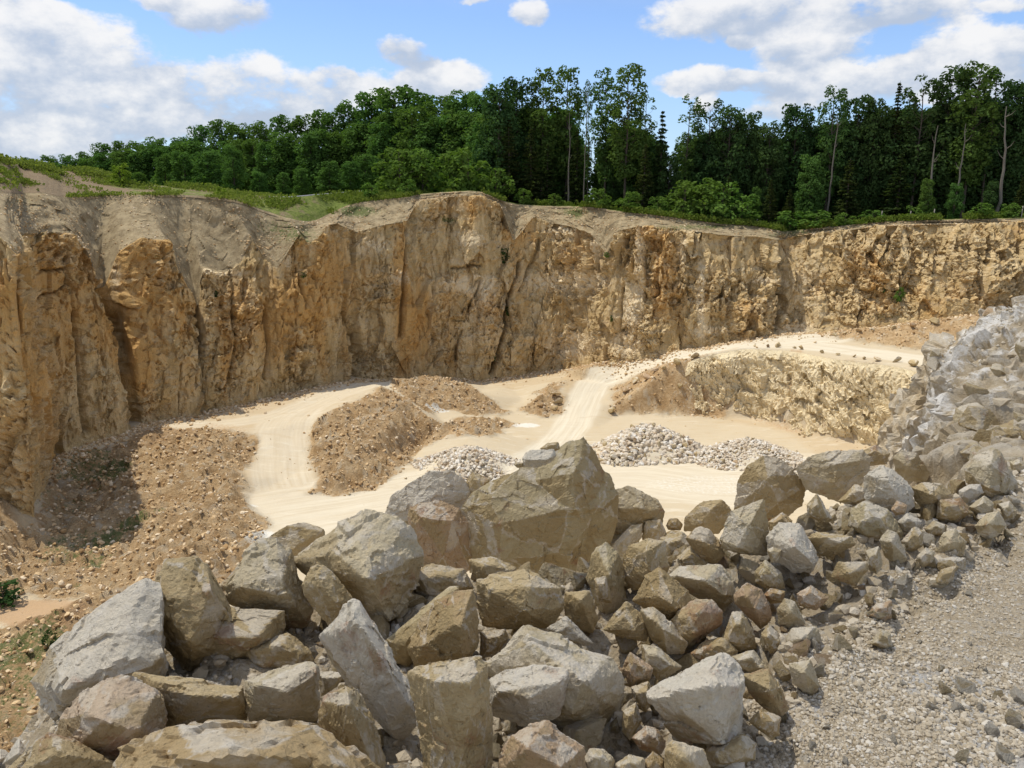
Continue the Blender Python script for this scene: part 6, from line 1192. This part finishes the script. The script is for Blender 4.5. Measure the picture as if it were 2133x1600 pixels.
scatter_mesh('pile_rubble', BIT, M_BW, seed=4, label='small pale stones filling the three stone piles', cat='rubble', flat=(.6, 1))
# rubble on the floor heaps, bench face, wall feet
rng = np.random.default_rng(12); pts = []
ii = rng.integers(0, GX.size, 560000); rubf = np.maximum(rub, 0.30*rock).ravel(); dsf = dirt.ravel()
roadf = road.ravel(); dens_ = rubf[ii]*0.36+0.035*dsf[ii]*(1-roadf[ii])+0.004*(1-roadf[ii])
keep = rng.uniform(0, 1, len(ii)) < dens_*0.62; ii = ii[keep]
X = XX.ravel()[ii]+rng.uniform(-.12, .12, len(ii)); Y = YY.ravel()[ii]+rng.uniform(-.12, .12, len(ii)); Zs = Z.ravel()[ii]
s = 0.045+0.18*rng.uniform(0, 1, len(ii))**4+0.05*(rub.ravel()[ii])*rng.uniform(0, 1, len(ii)); s = np.where(rubf[ii] < .25, s*.8, s)
m = topix(np.stack([X, Y, Zs], -1)); ok = (m[0] > -80) & (m[0] < 2220) & (np.hypot(X-pile_c[0][0], Y-pile_c[0][1]) > 4.2)
scatter_mesh('rubble', np.stack([X, Y, Zs+s*.2, s], -1)[ok], M_BR, seed=5, label='brown and pale rubble strewn over the heaps of the quarry floor', cat='rubble')
# scree at the foot of the walls
k = rng.integers(200, NC-60, 9000); fo = rng.exponential(.9, len(k)); X = Bs[k, 0]+nrm[k, 0]*fo; Y = Bs[k, 1]+nrm[k, 1]*fo; Zs = HFLOOR(X, Y); s = .05+.2*rng.uniform(0, 1, len(k))**4
scatter_mesh('scree', np.stack([X, Y, Zs+s*.3, s], -1), M_BR, seed=6, label='stone scree along the foot of the quarry cliff', cat='scree')
n = 16000; i1 = rng.integers(NR1-4, NRR-2, n); i2 = rng.integers(60, NC-50, n); B_ = VCL[i1, i2]; s = .035+.13*rng.uniform(0, 1, n)**4
kp = fbm(B_[:, 0]*.5, B_[:, 1]*.5, B_[:, 2]*.5, 71)+rng.normal(0, .3, n) > 0
scatter_mesh('slope_stones', np.column_stack([B_[:, 0], B_[:, 1], B_[:, 2]+s*.1, s])[kp], M_BR, seed=16, label='small stones strewn over the soil slopes above the quarry cliff', cat='rubble')
for i in range(34):
    px = rg.uniform(1900, 2180); py = rg.uniform(880, 1000) if i < 24 else rg.uniform(700, 880); q = bank_at(px, py); s = rg.uniform(.12, .34)*(1 if q[1] < 13 else 1.3)
    stone('boulder', GEN[i % 12], q+np.array((0, 0, s*.15)), s, 'one of the broken blocks lying on the foot of the right bank behind the heap', 'boulder', 'blocks on the right bank', rg.choice('pttw'), 1.2)
# gravel of the path and fine rubble in the heap
P = []
n = 30000; px = rng.uniform(1480, 2200, n); py = rng.uniform(1060, 1660, n)
kx = (px-1066.5)/FPX; ky = (800-py)/FPX; dz = -math.sin(PITCH)+ky*math.cos(PITCH); t = (PATHZ-CAMZ)/dz; X = kx*t; Y = (math.cos(PITCH)+ky*math.sin(PITCH))*t
fdp, fsp, _ = line_dist(X, Y, foot); edge = np.exp(-np.maximum(fdp*fsp, 0)/.25); Zs = HP(X, Y)
wl = np.clip(1-np.hypot(X-onp(2070, 1510)[0], Y-onp(2070, 1510)[1])/1.0, 0, 1)
s = .0025+.010*rng.uniform(0, 1, n)**5+edge*.012*rng.uniform(0, 1, n)+wl*.022*rng.uniform(0, 1, n)**3
gm = fbm(X*1.3, Y*1.3, s=66, oct=4)+.5*edge+wl*.6+rng.normal(0, .15, n) > 0.02; P.append(np.stack([X, Y, Zs+s*.2, s], -1)[((fsp > 0) | (fdp < .2)) & gm])
n = 15000; X = rng.uniform(-5, 9, n); Y = rng.uniform(2, 8.2, n); Zs = HP(X, Y); fdp, fsp, _ = line_dist(X, Y, foot); s = .012+.05*rng.uniform(0, 1, n)**2.5
okk = ((fsp < 0) | (X-Y*.5 < -.6)) & (Zs > 21.2); P.append(np.stack([X, Y, Zs+s*.25, s], -1)[okk])
scatter_mesh('gravel', np.concatenate(P), M_BG, seed=7, label='fine broken gravel covering the path and filling the boulder heap', cat='gravel')
# stones on the bank
n = 8000; i1 = rng.integers(10, 360, n); i2 = rng.integers(40, 380, n); s = .02+.13*rng.uniform(0, 1, n)**5; B_ = BG2[i1, i2]
scatter_mesh('bank_rubble', np.column_stack([B_[:, 0], B_[:, 1], B_[:, 2]+s*.2, s]), M_BG, seed=8, label='broken stones lying on the dusty bank at the right', cat='rubble')
for (px, py, w_, tone, lab) in [(2058,655,26,'r','round pinkish boulder on the top edge of the right bank'),(1975,885,60,'t','half buried tan outcrop stone on the lower bank'),(2040,890,90,'p','broad half buried block above the heap on the right bank'),(2110,900,60,'t','brown flat block behind the heap near the right picture edge'),(2000,760,40,'t','half buried stone in the middle of the right bank'),(2085,780,44,'p','pale half buried stone on the right bank'),(2120,730,40,'t','brown stone on the upper right bank')]:
    q = bank_at(px, py); s = w_*.5*q[1]/FPX*1.1; stone('boulder', GEN[int(px) % 12], q+np.array((0, 0, s*.15)), s, lab, 'boulder', None, tone, .5)
# edge boulders along the haul roads
EB = [(1447,742,19),(1410,756,17),(1572,720,7),(1599,721,10),(1620,720,15),(1654,724,9),(1668,724,14),(1711,733,11),(1745,738,9),(1779,742,9),(1799,746,10),(1826,748,16),(1867,750,18),(1903,758,21),(1918,768,15),(1932,773,13),(1955,785,13),(1323,794,17),(1303,812,18),(1347,786,20),(1364,771,12),(1383,770,12),(1277,855,24),(1158,822,22),(1162,836,20),(1155,851,15),(1137,866,10)]
for i, (px, py, w_) in enumerate(EB):
    q = HFLOOR.hit(px, py+w_*.25, 24, 116); s = w_*.62*q[1]/FPX; stone('boulder', GENS[i % 12], q+np.array((0, 0, s*.5)), s, 'one of the brown boulders set out along the outer edge of the haul road', 'boulder', 'boulders lining the haul road edge', rg.choice('trto'), .6)
for i, (px, py, w_) in enumerate([(1739,697,12),(1760,694,9),(1788,690,18),(1818,687,15),(1861,683,16),(1900,680,22),(1945,673,30)]):
    q = HFLOOR.hit(px, py+3, 24, 116); s = w_*.5*q[1]/FPX; stone('boulder', GENS[i % 12], q+np.array((0, 0, s*.4)), s, 'one of the boulders lining the upper ramp below the right cliff', 'boulder', 'boulders lining the upper ramp', rg.choice('trt'), .6)
for (px, py, w_, lab) in [(1313,749,20,'boulder at the wall foot left of the rising road'),(1277,760,16,'smaller boulder at the wall foot near the soil ridge'),(1665,905,10,'lone brown stone on the open floor below the bench face'),(845,996,10,'small lone stone on the sand left of the white pile'),(727,1030,12,'small lone stone at the foot of the brown heap'),(1417,808,16,'stone lying on the scree slope below the road'),(1802,676,9,'dark stone against the right wall'),(268,1027,14,'grey stone on the left rubble field'),(150,1008,14,'stone at the shadow edge of the left rubble'),(125,1252,10,'stone on the orange soil at lower left')]:
    q = HFLOOR.hit(px, py+2, 24, 116); s = w_*.5*q[1]/FPX; stone('boulder', GENS[int(px) % 12], q+np.array((0, 0, s*.4)), s, lab, 'boulder', None, 't', .6)
